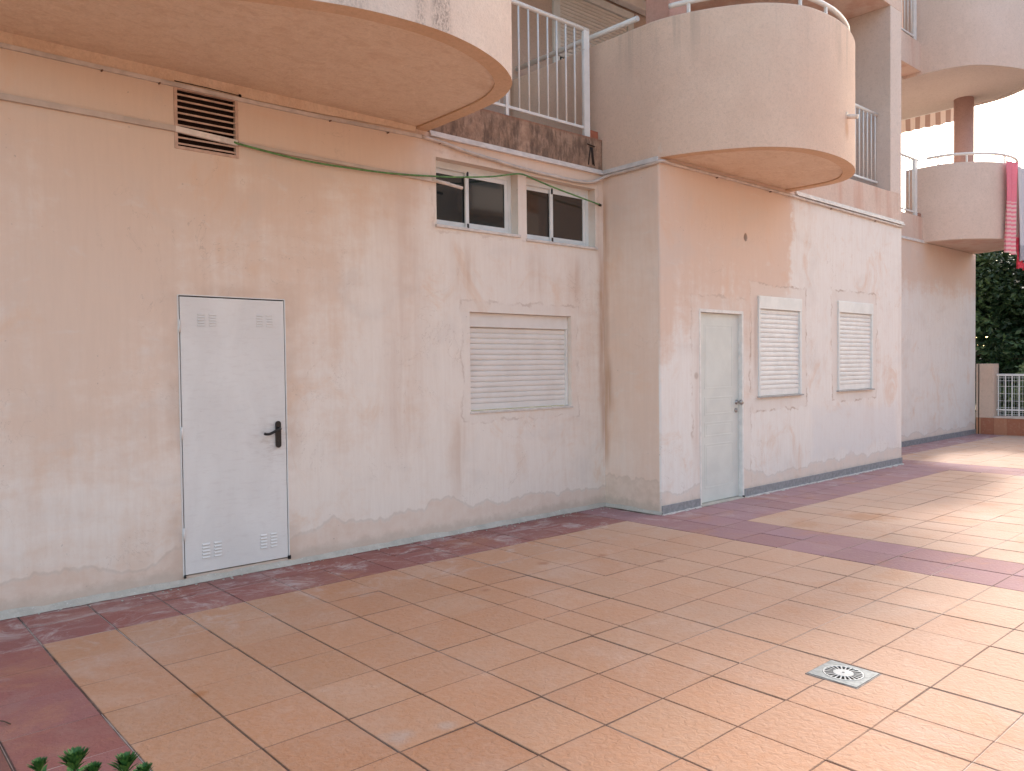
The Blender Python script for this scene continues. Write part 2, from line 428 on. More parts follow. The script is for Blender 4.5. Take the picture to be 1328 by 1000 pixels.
# darker brown streak at the near left
d = t.abs(t.sub(t.add(X[0], t.mul(t.sub(X[1], -2.1), .02)), -5.99)); d = t.add(d, t.mul(t.sub(t.noise(5, 3), .5), .03))
col = t.mix(t.mul(t.mul(t.ramp(d, .015, .05, 1, 0), t.ramp(X[1], -1.85, -2.0)), .55), col, (.16, .07, .05))
h = t.add(t.mul(n3, .2), t.add(t.mul(t.noise(34, 2, .5, None, .8), 1.3), t.mul(n1, .5)))
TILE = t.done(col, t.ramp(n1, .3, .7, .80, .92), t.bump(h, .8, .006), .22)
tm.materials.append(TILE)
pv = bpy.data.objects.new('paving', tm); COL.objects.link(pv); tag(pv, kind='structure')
t = NT('joint_mortar'); X = t.xyz(); n = t.noise(5, 5, .7); f = t.noise(1.3, 3, .6)
col = t.mix(t.ramp(n, .35, .65), (.085, .055, .045), (.16, .11, .085))
col = t.mix(t.mul(t.mx(t.ramp(X[1], -2.0, -.5), t.mul(t.ramp(f, .5, .6), .6)), t.ramp(n, .35, .6, .1, .8)), col, (.42, .36, .32))
MORT = t.done(col, .95, t.bump(t.noise(80, 2), .4, .004), .1)
g = MB(); g.quad((-12, -22, -.0036), (XE+.3, -22, -.0036), (XE+.3, 1.0, -.0036), (-12, 1.0, -.0036))
tag(g.build('paving_bed', MORT), kind='structure')
t = NT('soil'); n = t.noise(.3, 6, .7); n2 = t.noise(8, 5, .7)
SOIL = t.done(t.mix(t.ramp(n, .35, .65), (.05, .06, .025), t.mix(n2, (.10, .075, .045), (.16, .12, .075))), .95, t.bump(n2, .6, .03), .1)
g = MB(); g.quad((-900, -900, -.05), (900, -900, -.05), (900, 900, -.05), (-900, 900, -.05))
tag(g.build('ground', SOIL), kind='structure')

# ================================================================== BUILDING
bld = empty('apartment_building')
tag(bld, 'peach rendered apartment building with rounded balconies, white doors and shuttered windows', 'building')

D0, D1, DZ0, DZ1 = -4.533, -3.722, .060, 2.088      # steel service door
U1 = (-2.238, -1.245, 2.835, 3.445); U2 = (-1.130, -.125, 2.812, 3.445)
LW = (-1.872, -.515, 1.115, 2.062)
VE = (-4.520, -4.076, 3.140, 3.562)

def main_bias(t, a, z):
    l = t.ramp(a, -5.4, -2.4, -.16, .13)                      # left part browner, right part whiter
    lo = t.mul(t.ramp(z, 1.7, .4), .14)
    u = t.mul(t.mul(t.ramp(z, 2.3, 2.9), t.ramp(a, -2.6, -2.3)), .16)
    return t.add(t.add(l, lo), u)
def main_extra(t, col, a, z):
    dd = t.add(boxdist(t, a, z, (D0+D1)/2, 1.1, .42, 1.0), t.mul(t.sub(t.noise(4, 4, .7), .5), .12))
    halo = t.mul(t.ramp(dd, .0, .16, 1, 0), t.ramp(t.noise(2.5, 3, .6), .35, .6))
    return t.mix(t.mul(halo, .45), col, (.55, .40, .31))
RUST = (.50, .29, .18)
M_MAIN = wall_mat('plaster_main', 'x', peach=(.74, .58, .475), white=(.82, .735, .665), rings=[((LW[0]+LW[1])/2, (LW[2]+LW[3])/2, .68, .47, .10, .55), ((U1[0]+U2[1])/2, 3.14, 1.06, .31, .05, .35)],
    bias_fn=main_bias, streaks=[(-.03, .10, .5, 3.45, .8, RUST), (-1.95, .20, 2.1, 2.8, .5, RUST), (-1.0, .15, 2.1, 2.8, .45, RUST), (-.45, .2, 2.0, 2.8, .4, RUST), (-2.6, .35, .6, 3.3, .5, (.62, .45, .36)), (-2.0, .2, .2, 1.2, .4, RUST)], damp_h=.26, extra=main_extra, top_peach=.45)
M_SIDE = wall_mat('plaster_side', 'y', white=(.81, .66, .57), peach=(.77, .585, .48), streaks=[(-.06, .10, .9, 1.7, .8, (.42, .24, .14)), (-.02, .08, .3, 3.5, .7, RUST)], damp_h=.36, damp=(.60, .46, .37), top_peach=.2, seed=4)
def rec_bias(t, a, z):
    aw_ = t.add(a, t.mul(t.sub(t.noise(3.5, 5, .7), .5), .5))
    r = t.mul(t.ramp(aw_, 2.35, 2.85, -.10, .36), t.ramp(z, 1.2, 2.2, .5, 1))
    up = t.mul(t.ramp(z, 1.5, 3.2), t.ramp(aw_, 2.4, 2.8, -.30, 0.0))
    lo = t.ramp(z, 2.0, .6, 0, .25)
    return t.add(t.add(r, up), lo)
def rec_extra(t, col, a, z):
    # broad pale fresh render patch low on the right
    dd = t.add(boxdist(t, a, z, 4.4, .62, 1.25, .28), t.mul(t.sub(t.noise(1.8, 4, .6), .5), .5))
    col = t.mix(t.mul(t.ramp(dd, .1, -.06), .5), col, (.70, .68, .68))
    d2 = t.math('SQRT', t.add(t.math('POWER', t.sub(a, .62), 2), t.math('POWER', t.sub(z, 1.42), 2)))
    return t.mix(t.mul(t.ramp(d2, .02, .05, 1, 0), .6), col, (.45, .34, .28))
M_REC = wall_mat('plaster_recess', 'x', white=(.81, .765, .725), peach=(.71, .545, .45), rings=[(1.11, 1.07, .42, 1.06, .16, .55), (2.33, 1.74, .50, .60, .15, .9), (4.31, 1.77, .52, .60, .15, .9)],
    bias=.12, bias_fn=rec_bias, streaks=[(5.75, .08, .6, 3.3, .3, (.6, .5, .44)), (1.78, .06, 1.2, 2.3, .8, (.42, .30, .24)), (4.8, .4, .4, 1.15, .3, (.62, .45, .36)), (.62, .10, .3, 2.0, .4, (.52, .36, .3))], damp_h=.27, damp=(.66, .55, .48), extra=rec_extra, top_peach=.25, seed=9)
M_FAR = wall_mat('plaster_far', 'x', white=(.79, .74, .70), peach=(.72, .57, .48), bias=.22, damp_h=.2, damp=(.68, .57, .50), top_peach=.75, seed=14)
def par_st(t, col):
    X = t.xyz()
    br = t.ramp(t.noise(70, 4, .8, t.scl((1, 1, .6))), .38, .66)
    for (x0, wd, am) in ((-3.50, .10, .75), (-3.66, .05, .5), (-4.1, .14, .35)):
        d = t.ramp(t.abs(t.sub(X[0], x0)), wd*.4, wd, 1, 0)
        col = t.mix(t.mul(t.mul(t.mul(d, br), t.ramp(X[1], -1.0, -1.2)), am), col, (.16, .13, .115))
    st = t.mul(t.ramp(t.noise(1.0, 4, .6, t.scl((5, 5, .35))), .5, .68), t.ramp(X[2], 4.3, 5.0))
    col = t.mix(t.mul(st, .45), col, (.40, .31, .25))
    pt = t.mul(t.ramp(t.noise(7, 4, .7, t.scl((1, 1, .7), off=(4, 0, 2))), .66, .70), t.ramp(X[1], -1.4, -1.0))
    col = t.mix(t.mul(pt, .5), col, (.72, .60, .52))
    rs = t.ramp(t.math('SQRT', t.add(t.math('POWER', t.sub(X[0], 1.66), 2), t.math('POWER', t.mul(t.sub(X[2], 3.98), .7), 2))), .02, .10, 1, 0)
    col = t.mix(t.mul(t.mul(rs, t.ramp(X[1], -1.5, -1.6)), .6), col, (.55, .30, .17))
    return col
M_PAR = rough_mat('roughcast_parapet', (.72, .525, .41), (.77, .58, .46), 85, .55, par_st)
M_PARN = rough_mat('roughcast_near', (.68, .55, .47), (.73, .61, .53), 75, .6, par_st)
M_PARF = rough_mat('parapet_far', (.70, .55, .47), (.75, .60, .52), 60, .3)
def sof_st(t, col):
    n = t.noise(1.6, 5, .65, None, .8); r = t.ramp(n, .5, .72)
    col = t.mix(t.mul(r, .4), col, (.58, .37, .25))
    w_ = t.ramp(t.noise(3.1, 4, .7, t.scl((1, 1, 1), off=(3, 8, 0))), .55, .7)
    col = t.mix(t.mul(w_, .3), col, (.78, .62, .52))
    v_ = t.ramp(t.noise(5.5, 6, .75, t.scl((1, 1.8, 1), off=(1, 2, 0)), 1.2), .46, .64)
    col = t.mix(t.mul(v_, .42), col, (.60, .40, .27))
    u_ = t.ramp(t.noise(11, 5, .75, t.scl((1.6, 1, 1), off=(7, 2, 0)), 1.0), .52, .66)
    return t.mix(t.mul(u_, .28), col, (.84, .70, .58))
M_SOF = rough_mat('soffit_peach', (.73, .55, .41), (.77, .60, .46), 60, .6, sof_st)
M_RIM = rough_mat('rim_orange', (.64, .42, .27), (.68, .47, .32), 50, .3)
M_SOFF = rough_mat('soffit_far', (.60, .54, .51), (.64, .58, .55), 40, .2)
def slab_st(t, col):
    X = t.xyz()
    s1 = t.ramp(t.noise(1.0, 6, .75, t.scl((3.2, 3.2, 1.1)), .5), .36, .52)
    s2 = t.ramp(t.noise(1.0, 5, .7, t.scl((16, 16, 5))), .38, .62)
    m_ = t.mul(s1, t.ramp(s2, 0, 1, .35, 1))
    col = t.mix(t.mul(t.ramp(t.noise(7, 5, .75), .35, .6), .65), col, (.27, .165, .115))
    col = t.mix(t.mul(m_, .78), col, (.10, .07, .055))
    tp = t.mul(t.ramp(X[2], 3.95, 3.99), .6)
    return t.mix(tp, col, (.30, .14, .09))
M_SLAB = rough_mat('slab_stained', (.46, .29, .20), (.52, .36, .27), 60, .5, slab_st)
def slab2_st(t, col):
    s1 = t.ramp(t.noise(1.0, 4, .6, t.scl((3, 3, .4))), .45, .65)
    return t.mix(t.mul(s1, .5), col, (.55, .30, .22))
M_SLAB2 = rough_mat('slab_peach', (.66, .51, .43), (.71, .56, .48), 60, .3, slab2_st)
M_UP = rough_mat('upper_wall', (.56, .42, .35), (.60, .46, .39), 50, .3)
M_PINK = rough_mat('pink_column', (.52, .30, .25), (.56, .34, .28), 50, .3)
M_RED = rough_mat('rust_column', (.48, .30, .27), (.52, .34, .30), 50, .3)
M_PIER = rough_mat('pier_grey', (.68, .57, .51), (.72, .61, .55), 50, .25)

# --- lower walls
mb = MB(); wall_x(mb, -13, 0, 0, Z1, 0, [(D0, D1, DZ0, DZ1, .05), (*VE, .25), (*LW, .11), (*U1, .16), (*U2, .16)], .2)
mb.quad((-13, 0, 0), (-13, 6, 0), (-13, 6, Z1), (-13, 0, Z1))
mb.build('main_wall', M_MAIN, bld)
mb = MB()
mb.quad((0, 0, 0), (0, S+.02, 0), (0, S+.02, Z1), (0, 0, Z1)); mb.build('side_wall', M_SIDE, bld)
mb = MB(); RD = (.675, 1.535, .0, 2.145)
H1 = (1.842, 2.82, 1.156, 2.335); H2 = (3.80, 4.82, 1.168, 2.362)
wall_x(mb, .02, XR, 0, Z1, S, [(*RD, .10), (*H1, .1), (*H2, .1), (1.545, 1.635, 2.945, 3.05, .12)], .2)
mb.quad((0, S+.02, 0), (.006, S+.006, 0), (.006, S+.006, Z1), (0, S+.02, Z1)); mb.quad((.006, S+.006, 0), (.02, S, 0), (.02, S, Z1), (.006, S+.006, Z1))
mb.quad((XR, S, 0), (XR, F, 0), (XR, F, Z1), (XR, S, Z1))
hc = (1.59, 2.9975); NH = 32; rh = random.Random(4)
rad_ = [.038+rh.uniform(-.004, .004) for _ in range(NH)]
def _sq(a_): 
    c_, s__ = math.cos(a_), math.sin(a_); q = min(.045/max(abs(c_), 1e-6), .0525/max(abs(s__), 1e-6)); return (hc[0]+c_*q, S, hc[1]+s__*q)
for k in range(NH):
    a0, a1 = 2*math.pi*(k+.5)/NH, 2*math.pi*(k+1.5)/NH; r0_, r1_ = rad_[k], rad_[(k+1) % NH]
    c0 = (hc[0]+r0_*1.0*math.cos(a0), S, hc[1]+r0_*1.2*math.sin(a0)); c1_ = (hc[0]+r1_*1.0*math.cos(a1), S, hc[1]+r1_*1.2*math.sin(a1))
    mb.quad(_sq(a0), _sq(a1), c1_, c0); mb.quad(c0, c1_, (c1_[0], S+.11, c1_[2]), (c0[0], S+.11, c0[2]))
mb.build('projecting_wall', M_REC, bld)
mb = MB(); mb.box(1.52, 1.66, S+.11, S+.16, 2.9, 3.08); mb.build('pipe_hole', BROWNV, bld)
mb = MB(); mb.tube([(1.60, S+.10, 2.985), (1.60, S+.05, 3.0)], .014); mb.build('pipe_stub', simple('pipe_dark', (.10, .06, .045), .7), bld)
mb = MB(); mb.quad((XR, F, 0), (XE, F, 0), (XE, F, ZF), (XR, F, ZF)); mb.quad((XE, F, 0), (XE, 9, 0), (XE, 9, ZF), (XE, F, ZF))
mb.build('far_wall', M_FAR, bld)
# --- cement fillet at the foot of the main and side walls
mb = MB(); rr = random.Random(3); prev = None
for k in range(121):
    x = -13+k*(13.0/120); a = .024+rr.uniform(-.005, .006); b = .034+rr.uniform(-.008, .012)
    cur = ((x, -.001, a+.014+rr.uniform(0, .012)), (x, -.018, a), (x, -b, .004))
    if prev:
        for q in range(2): mb.quad(prev[q], cur[q], cur[q+1], prev[q+1])
    prev = cur
prev = None
for k in range(9):
    y = -.01+k*(S-.01)/8; a = .022+rr.uniform(-.006, .007); b = .04+rr.uniform(-.01, .01)
    cur = ((-.001, y, a+.015), (-.018, y, a), (-b, y, .004))
    if prev:
        for q in range(2): mb.quad(prev[q], cur[q], cur[q+1], prev[q+1])
    prev = cur
# crumbs of mortar
for k in range(90):
    x = rr.uniform(-5.5, 0) if rr.random() < .8 else rr.uniform(-1.5, 0); y = -.04-abs(rr.gauss(0, .05)); s_ = rr.uniform(.003, .009)
    bm = bmesh.new(); bmesh.ops.create_icosphere(bm, subdivisions=1, radius=s_); mb.absorb(bm, Matrix.Translation((x, y, .006))@Matrix.Diagonal((1.3, 1, .6, 1)))
mb.build('cement_fillet', CEMENT, bld)
# --- grey skirting
mb = MB(); mb.box(.012, .672, S-.012, S+.02, .0, .092, .003); mb.box(1.54, XR+.012, S-.012, S+.02, .0, .098, .003); mb.build('skirting', SKIRT, bld)
mb = MB(); mb.box(XR+.02, XE, F-.012, F+.02, .0, .10, .003); mb.build('skirting', SKIRT, bld)
mb = MB(); rr = random.Random(8)
for (a, b) in ((-.01, .68), (1.54, 5.83)):
    n = int((b-a)/.06); mb = MB()
    for k in range(n):
        x = a+k*.06; wd = .02+rr.uniform(0, .022)*(1 if rr.random() < .8 else 2); mb.box(x, x+.0605, S-.013-wd, S-.0125, .001, .006+rr.uniform(0, .006))
    mb.build('lime_seam', bpy.data.materials.get('lime') or simple('lime', (.66, .62, .59), .9, .1, var=.12, sc=30), bld)

# --- steel service door
door = MB(); door.box(D0+.011, D1-.009, -.003, .035, DZ0+.008, DZ1-.012, .0025)
dr = door.build('service_door', DOORP, bld); dr['label'] = 'white steel service door with four pairs of louvres'
mb = MB(); mb.box(D0-.001, D1+.001, .036, .05, DZ0, DZ1); mb.build('door_gap', DARK, bld)
fr = MB(); fr.box(D0-.006, D0+.003, -.005, .03, DZ0, DZ1, .001); fr.box(D1-.003, D1+.006, -.005, .03, DZ0, DZ1, .001)
fr.box(D0+.0031, D1-.0031, -.004, .03, DZ1-.003, DZ1+.004, .001); fr.build('frame', DOORP, dr)
def louvres(x0, x1, z0, z1, depth=.006):
    mb = MB(); wd = (x1-x0); cw = wd*.40; n = 5
    for cx in (x0, x1-cw):
        for k in range(n):
            z = z0+(z1-z0)*(k+.15)/n; hh = (z1-z0)/n*.55
            # pressed hood, open below
            a, b = cx, cx+cw; yb = -.0042
            mb.poly([(a, yb, z+hh), (b, yb, z+hh), (b-.004, yb-depth, z+.002), (a+.004, yb-depth, z+.002)])
            mb.poly([(a, yb, z+hh), (a+.004, yb-depth, z+.002), (a, yb, z)]); mb.poly([(b, yb, z+hh), (b, yb, z), (b-.004, yb-depth, z+.002)])
            mb.poly([(a+.004, yb-depth, z+.002), (b-.004, yb-depth, z+.002), (b-.004, yb-depth+.0015, z), (a+.004, yb-depth+.0015, z)])
    return mb
for (a, b, c, d) in ((-4.40, -4.26, 1.865, 1.965), (-3.955, -3.825, 1.87, 1.97), (-4.40, -4.255, .165, .285), (-3.955, -3.82, .165, .285)):
    louvres(a, b, c, d, .005 if c > 1 else .007).build('louvre', DOORP, dr)
hx = -3.797
mb = MB()
pl = [(hx+.022*math.cos(t_), 1.122+.022*math.sin(t_)) for t_ in [math.pi*k/10 for k in range(11)]]+[(hx-.022*math.cos(t_), .958-.022*math.sin(t_)) for t_ in [math.pi*k/10 for k in range(11)]]
mb.poly([(p[0], -.016, p[1]) for p in pl]); 
for k in range(len(pl)):
    a, b = pl[k], pl[(k+1) % len(pl)]; mb.quad((a[0], -.004, a[1]), (b[0], -.004, b[1]), (b[0], -.016, b[1]), (a[0], -.016, a[1]))
lev = cr([(hx, -.012, 1.088), (hx, -.045, 1.085), (hx-.012, -.055, 1.083), (hx-.045, -.057, 1.070), (hx-.085, -.055, 1.052), (hx-.115, -.053, 1.050), (hx-.132, -.051, 1.056)], 5)
mb.tube(lev, [.012]*8+[.0105]*(len(lev)-8), 10)
mb.tube([(hx, -.017, .995), (hx, -.0205, .995)], .008, 12)
mb.build('handle', BLACK, dr)
mb = MB(); mb.box(D1-.012, D1+.012, -.012, .0, DZ0-.01, DZ0+.02, .002); mb.build('hinge', BLACK, dr)
mb = MB(); mb.tube([(D0+.005, -.008, DZ0-.012), (D0+.005, -.008, DZ0+.01)], .009); mb.build('hinge', BLACK, dr)

for zz in (.32, 1.05, 1.82):
    mb = MB(); mb.tube([(D0+.004, -.010, zz), (D0+.004, -.010, zz+.09)], .007, 10); mb.build('hinge', DOORP, dr)
# --- vent grille
vt = MB(); a, b, c, d = VE
vt.box(a-.012, a+.012, -.006, .03, c-.012, d+.012, .002); vt.box(b-.012, b+.012, -.006, .03, c-.012, d+.012, .002)
vt.box(a+.012, b-.012, -.006, .03, c-.012, c+.010, .002); vt.box(a+.012, b-.012, -.006, .03, d-.010, d+.012, .002)
BRK = simple('vent_terracotta', (.60, .42, .34), .7, .25, var=.1, sc=15)
ve = vt.build('vent_grille', BRK, bld)
for k in range(9):
    z = c+.022+k*(d-c-.03)/9; s_ = MB()
    s_.poly([(a+.012, .000, z), (b-.012, .000, z), (b-.012, .035, z+.008), (a+.012, .035, z+.008)])
    s_.poly([(a+.012, .000, z+.012), (b-.012, .000, z+.012), (b-.012, .035, z+.020), (a+.012, .035, z+.020)])
    s_.poly([(a+.012, .000, z), (a+.012, .000, z+.012), (b-.012, .000, z+.012), (b-.012, .000, z)])
    s_.build('slat', BRK, ve)
mb = MB(); mb.box(a-.02, b+.02, .05, .3, c-.02, d+.02); 
mb.build('vent_duct', BROWNV, bld)

# --- upper sliding windows
def sliding(u, mid, gm, left_front=True):
    x0, x1, z0, z1 = u; y = .10
    fr = MB(); t_ = .040
    fr.box(x0, x0+t_, y, y+.055, z0, z1, .003); fr.box(x1-t_, x1, y, y+.055, z0, z1, .003)
    fr.box(x0+t_, x1-t_, y, y+.055, z1-.062, z1, .003); fr.box(x0+t_, x1-t_, y, y+.055, z0, z0+.035, .003)
    f = fr.build('window', WHITE, bld)
    for k, (a, b, yy) in enumerate(((x0+t_, mid+.03, y+.028), (mid-.03, x1-t_, y+.006))):
        sb = MB(); q = .042
        sb.box(a, a+q, yy, yy+.02, z0+.035, z1-.062, .002); sb.box(b-q, b, yy, yy+.02, z0+.035, z1-.062, .002)
        sb.box(a+q, b-q, yy, yy+.02, z0+.035, z0+.035+q, .002); sb.box(a+q, b-q, yy, yy+.02, z1-.062-q, z1-.062, .002)
        sb.build('sash', WHITE, f)
        pb = MB(); pb.box(a+q-.004, b-q+.004, yy+.008, yy+.013, z0+.035+q-.004, z1-.062-q+.004); pb.build('pane', gm, f)
    for (za_, zb_) in ((z0+.02, z0+.07), (z1-.11, z1-.05)):
        cl = MB(); cl.box(mid-.014, mid+.006, y-.002, y+.02, za_, zb_, .002); cl.build('slide_stop', BLACK, f)
    sl_ = MB(); sl_.box(x0-.015, x1+.02, -.022, .10, z0-.022, z0+.004, .004); sl_.build('sill', SILL, f)
    bk = MB(); bk.box(x0, x1, .157, .162, z0, z1); bk.build('room_dark', DARK, f)
    return f
w1 = sliding(U1, -1.79, GLASS); w1['label'] = 'small sliding window nearer the vent'
w2 = sliding(U2, -.67, GLASSB); w2['label'] = 'small sliding window next to the wall corner'

# --- roller shutters
def shutter(x0, x1, z0, z1, y, box_h, slat_h, fw=.035, mat=SHUT, frame=WHITE, parent=None, label=None, side=True, bottom_bar=.05):
    fr = MB()
    fr.box(x0, x0+fw, y, y+.06, z0, z1-box_h, .003); fr.box(x1-fw, x1, y, y+.06, z0, z1-box_h, .003)
    fr.box(x0, x1, y-.004, y+.06, z1-box_h, z1, .004)
    f = fr.build('shuttered_window', frame, parent)
    if label: f['label'] = label
    s_ = MB(); yy = y+.028; z = z0+bottom_bar; zt = z1-box_h+.0
    s_.box(x0+fw, x1-fw, yy-.004, yy+.012, z0+.006, z, .002)
    n = max(1, round((zt-z)/slat_h)); h = (zt-z)/n
    for k in range(n):
        a = z+k*h
        prof = [(0.007, 0), (-.002, h*.07), (-.006, h*.42), (-.004, h*.80), (.003, h*.93), (.009, h)]
        for p, q in zip(prof[:-1], prof[1:]):
            s_.quad((x0+fw, yy+p[0], a+p[1]), (x1-fw, yy+p[0], a+p[1]), (x1-fw, yy+q[0], a+q[1]), (x0+fw, yy+q[0], a+q[1]))
    s_.build('shutter', mat, f)
    return f
f = shutter(LW[0]+.002, LW[1]-.002, LW[2]+.012, LW[3]-.002, .050, .135, .054, .022, SHUTD, SHUTD, bld, 'dusty wide roller shutter recessed in the main wall', bottom_bar=.065)
mb = MB(); mb.box(LW[0]-.01, LW[1]+.01, -.012, .075, LW[2]-.012, LW[2]+.008, .003); mb.build('sill', SILL, f)
for (u, lb) in ((H1, 'white roller shutter right beside the grey door'), (H2, 'white roller shutter nearest the end of the projecting wall')):
    f = shutter(u[0]-.006, u[1]+.006, u[2], u[3]+.004, S-.02, .15, .056, .04, SHUT, WHITE, bld, lb, bottom_bar=.075)
    mb = MB(); mb.box(u[0]-.03, u[1]+.03, S-.036, S+.02, u[2]-.018, u[2]-.001, .003); mb.build('sill', simple('sill_grey', (.40, .38, .37), .6, .3), f)

# --- panelled door in the projecting wall
a, b, c, d = RD
fr = MB(); fr.box(a+.001, a+.03, S-.004, S+.09, c, d-.036, .003); fr.box(b-.036, b-.001, S-.004, S+.09, c, d-.036, .003); fr.box(a+.001, b-.001, S-.004, S+.09, d-.036, d-.001, .003)
lf = MB(); yl = S+.045; lf.box(a+.033, b-.039, yl, yl+.04, c+.02, d-.039, .003)
pd = lf.build('panelled_door', SAGE, bld); pd['label'] = 'pale grey green panelled door'
fr.build('frame', simple('frame_white', (.76, .73, .70), .5, .35, var=.05), pd)
xa, xb = a+.033+.12, b-.039-.12
for (z0, z1) in ((1.27, 1.98), (.98, 1.18), (.74, .90), (.17, .66)):
    pm = MB(); w_ = .016; y0 = yl-.003
    for (p0, p1, q0, q1) in ((xa, xb, z0, z0+w_), (xa, xb, z1-w_, z1), (xa, xa+w_, z0+w_, z1-w_), (xb-w_, xb, z0+w_, z1-w_)):
        pm.box(p0, p1, y0+.0005, y0+.004, q0, q1, .0012)
    pm.box(xa+.03, xb-.03, y0+.0012, y0+.004, z0+.03, z1-.03, .0015)
    pm.build('panel_moulding', SAGE, pd)
mb = MB(); kx = b-.085
def lathe(mb, o, ax, prof, n=18):
    ax = Vector(ax).normalized(); u = ax.orthogonal().normalized(); v = ax.cross(u); base = len(mb.v)
    for (r, h) in prof:
        for k in range(n):
            th = 2*math.pi*k/n; mb.v.append(tuple(Vector(o)+ax*h+u*math.cos(th)*r+v*math.sin(th)*r))
    for i in range(len(prof)-1):
        for k in range(n): mb.f.append((base+i*n+k, base+i*n+(k+1) % n, base+(i+1)*n+(k+1) % n, base+(i+1)*n+k)); mb.sm.append(True)
lathe(mb, (kx, yl, 1.105), (0, -1, 0), [(.0001, 0), (.027, 0), (.027, .006), (.012, .010), (.012, .040), (.024, .050), (.031, .066), (.027, .082), (.014, .090), (.0001, .091)])
mb.build('door_knob', STEEL, pd)
mb = MB(); lathe(mb, (kx-.012, yl, 1.012), (0, -1, 0), [(.0001, 0), (.026, 0), (.026, .008), (.018, .012), (.010, .012), (.010, .020), (.0001, .020)]); mb.box(kx-.014, kx-.010, yl-.024, yl-.012, 1.00, 1.024, .001); mb.build('lock', STEEL, pd)
mb = MB(); mb.box(a+.001, b-.001, S-.03, S+.1, 0.0005, .014, .003); mb.build('threshold', CEMENT, pd)
mb = MB(); mb.box(b-.048, b-.030, S-.03, S-.005, .001, .03, .004); mb.build('door_stop', BLACK, pd)

# --- balconies
def offset(P, d):
    out = []
    for k, p in enumerate(P):
        t_ = (P[min(k+1, len(P)-1)]-P[max(k-1, 0)]).normalized(); out.append(Vector((p.x-t_.y*d, p.y+t_.x*d)))
    return out
def balcony(outline, z0, zfloor, ztop, mats, parent, name='balcony', back=None, rim=.13, sgn=1, rail=None, label=None, slab_skip=0):
    P = cr([Vector(p) for p in outline], 7)
    I = offset(P, sgn*.15); Rm = offset(P, sgn*rim)
    mb = MB(); rows = []
    for (src, k, z) in ((P, 0, z0), (P, 0, z0+.012), (P, 0, ztop-.03), (P, 1, ztop-.008), (P, 2, ztop), (I, 2, ztop), (I, 1, ztop-.008), (I, 0, ztop-.03), (I, 0, zfloor)):
        o = offset(P, sgn*{0: 0, 1: .008, 2: .03}[k]) if src is P else offset(P, sgn*(.15-{0: 0, 1: .008, 2: .03}[k]))
        if k == 0: o = src
        rows.append([(p.x, p.y, z) for p in o])
    for r0, r1 in zip(rows[:-1], rows[1:]):
        for k in range(len(P)-1): mb.quad(r0[k], r0[k+1], r1[k+1], r1[k])
    for e in (0, -1): mb.poly([r[e] for r in rows])
    par = mb.build(name, mats[0], parent)
    for p_ in par.data.polygons: p_.use_smooth = True
    if label: par['label'] = label
    n0 = slab_skip
    rb = MB()
    PP, RR = P[n0:], Rm[n0:]
    for k in range(len(PP)-1):
        rb.quad((PP[k].x, PP[k].y, z0-.0005), (PP[k+1].x, PP[k+1].y, z0-.0005), (RR[k+1].x, RR[k+1].y, z0-.0005), (RR[k].x, RR[k].y, z0-.0005))
        rb.quad((RR[k].x, RR[k].y, z0-.0005), (RR[k+1].x, RR[k+1].y, z0-.0005), (RR[k+1].x, RR[k+1].y, z0+.016), (RR[k].x, RR[k].y, z0+.016))
    rb.build('drip_rim', mats[1], par)
    sb = MB(); sb.poly([(p.x, p.y, z0+.014) for p in RR]); sb.build('soffit', mats[2], par)
    fb = MB(); I2 = I[n0:]; fb.poly([(p.x, p.y, zfloor+.001) for p in I2]); fb.build('floor', M_SLAB2, par)
    if rail:
        zr, a, b, posts = rail
        mid = offset(P, sgn*.075)
        rm = MB(); rm.tube([(p.x, p.y, zr) for p in mid[a:b]], .026, 12); rm.build('handrail', RAIL, par)
        for k in posts:
            pm = MB(); pm.box(mid[k].x-.014, mid[k].x+.014, mid[k].y-.014, mid[k].y+.014, ztop-.002, zr-.01, .003); pm.build('rail_post', RAIL, par)
    return par, P
OUT1 = [(-2.335, .30), (-2.335, -.1), (-2.338, -.5), (-2.355, -.88), (-2.41, -1.14), (-2.53, -1.37), (-2.69, -1.52), (-2.92, -1.655), (-3.24, -1.765), (-3.58, -1.805), (-3.98, -1.765), (-4.33, -1.66), (-4.9, -1.42), (-5.5, -1.12), (-6.1, -.78), (-6.7, -.42), (-7.2, -.05), (-7.4, .3)]
OUT2 = [(0.0, 1.5), (0.0, .6), (0.0, 0.0), (0.0, -.5), (.012, -.74), (.085, -1.0), (.245, -1.33), (.50, -1.66), (.88, -1.885), (1.38, -1.945), (1.84, -1.885), (2.19, -1.76), (2.45, -1.58), (2.575, -1.38), (2.61, -1.15), (2.60, -.80), (2.60, -.50)]
OUT3 = [(9.16, .55), (9.16, .23), (9.165, -.02), (9.24, -.28), (9.47, -.56), (9.88, -.85), (10.4, -.96), (10.9, -.90), (11.3, -.72), (11.58, -.40), (11.69, -.18), (11.74, .05), (11.75, .4)]
MN = (M_PARN, M_RIM, M_SOF); MM = (M_PAR, M_RIM, M_SOF); MF = (M_PARF, M_PARF, M_SLAB2); MG = (M_PARF, M_SOFF, M_SOFF)
balcony(OUT1, Z1, 4.0, 5.06, MN, bld, sgn=-1, rail=(5.2, 10, 110, ()), label='large rounded balcony overhanging the service door')
balcony(OUT2, Z1, 4.0, 5.05, MM, bld, sgn=1, rail=(5.175, 31, 108, (36, 56, 62, 73, 84, 95)), label='rounded balcony above the panelled door', slab_skip=28)
balcony(OUT3, ZF, 4.24, 5.17, MF, bld, sgn=1, rail=(5.33, 8, 80, (14, 26, 38, 50, 62)), label='far rounded balcony with towels hanging over it')
balcony([(x-.08+(.22 if x > 9.8 else 0), y*1.2 if y < 0 else y) for x, y in OUT3], 6.86, 7.4, 8.35, MG, bld, sgn=1, rail=(8.5, 8, 80, ()), label='topmost rounded balcony at the far end')
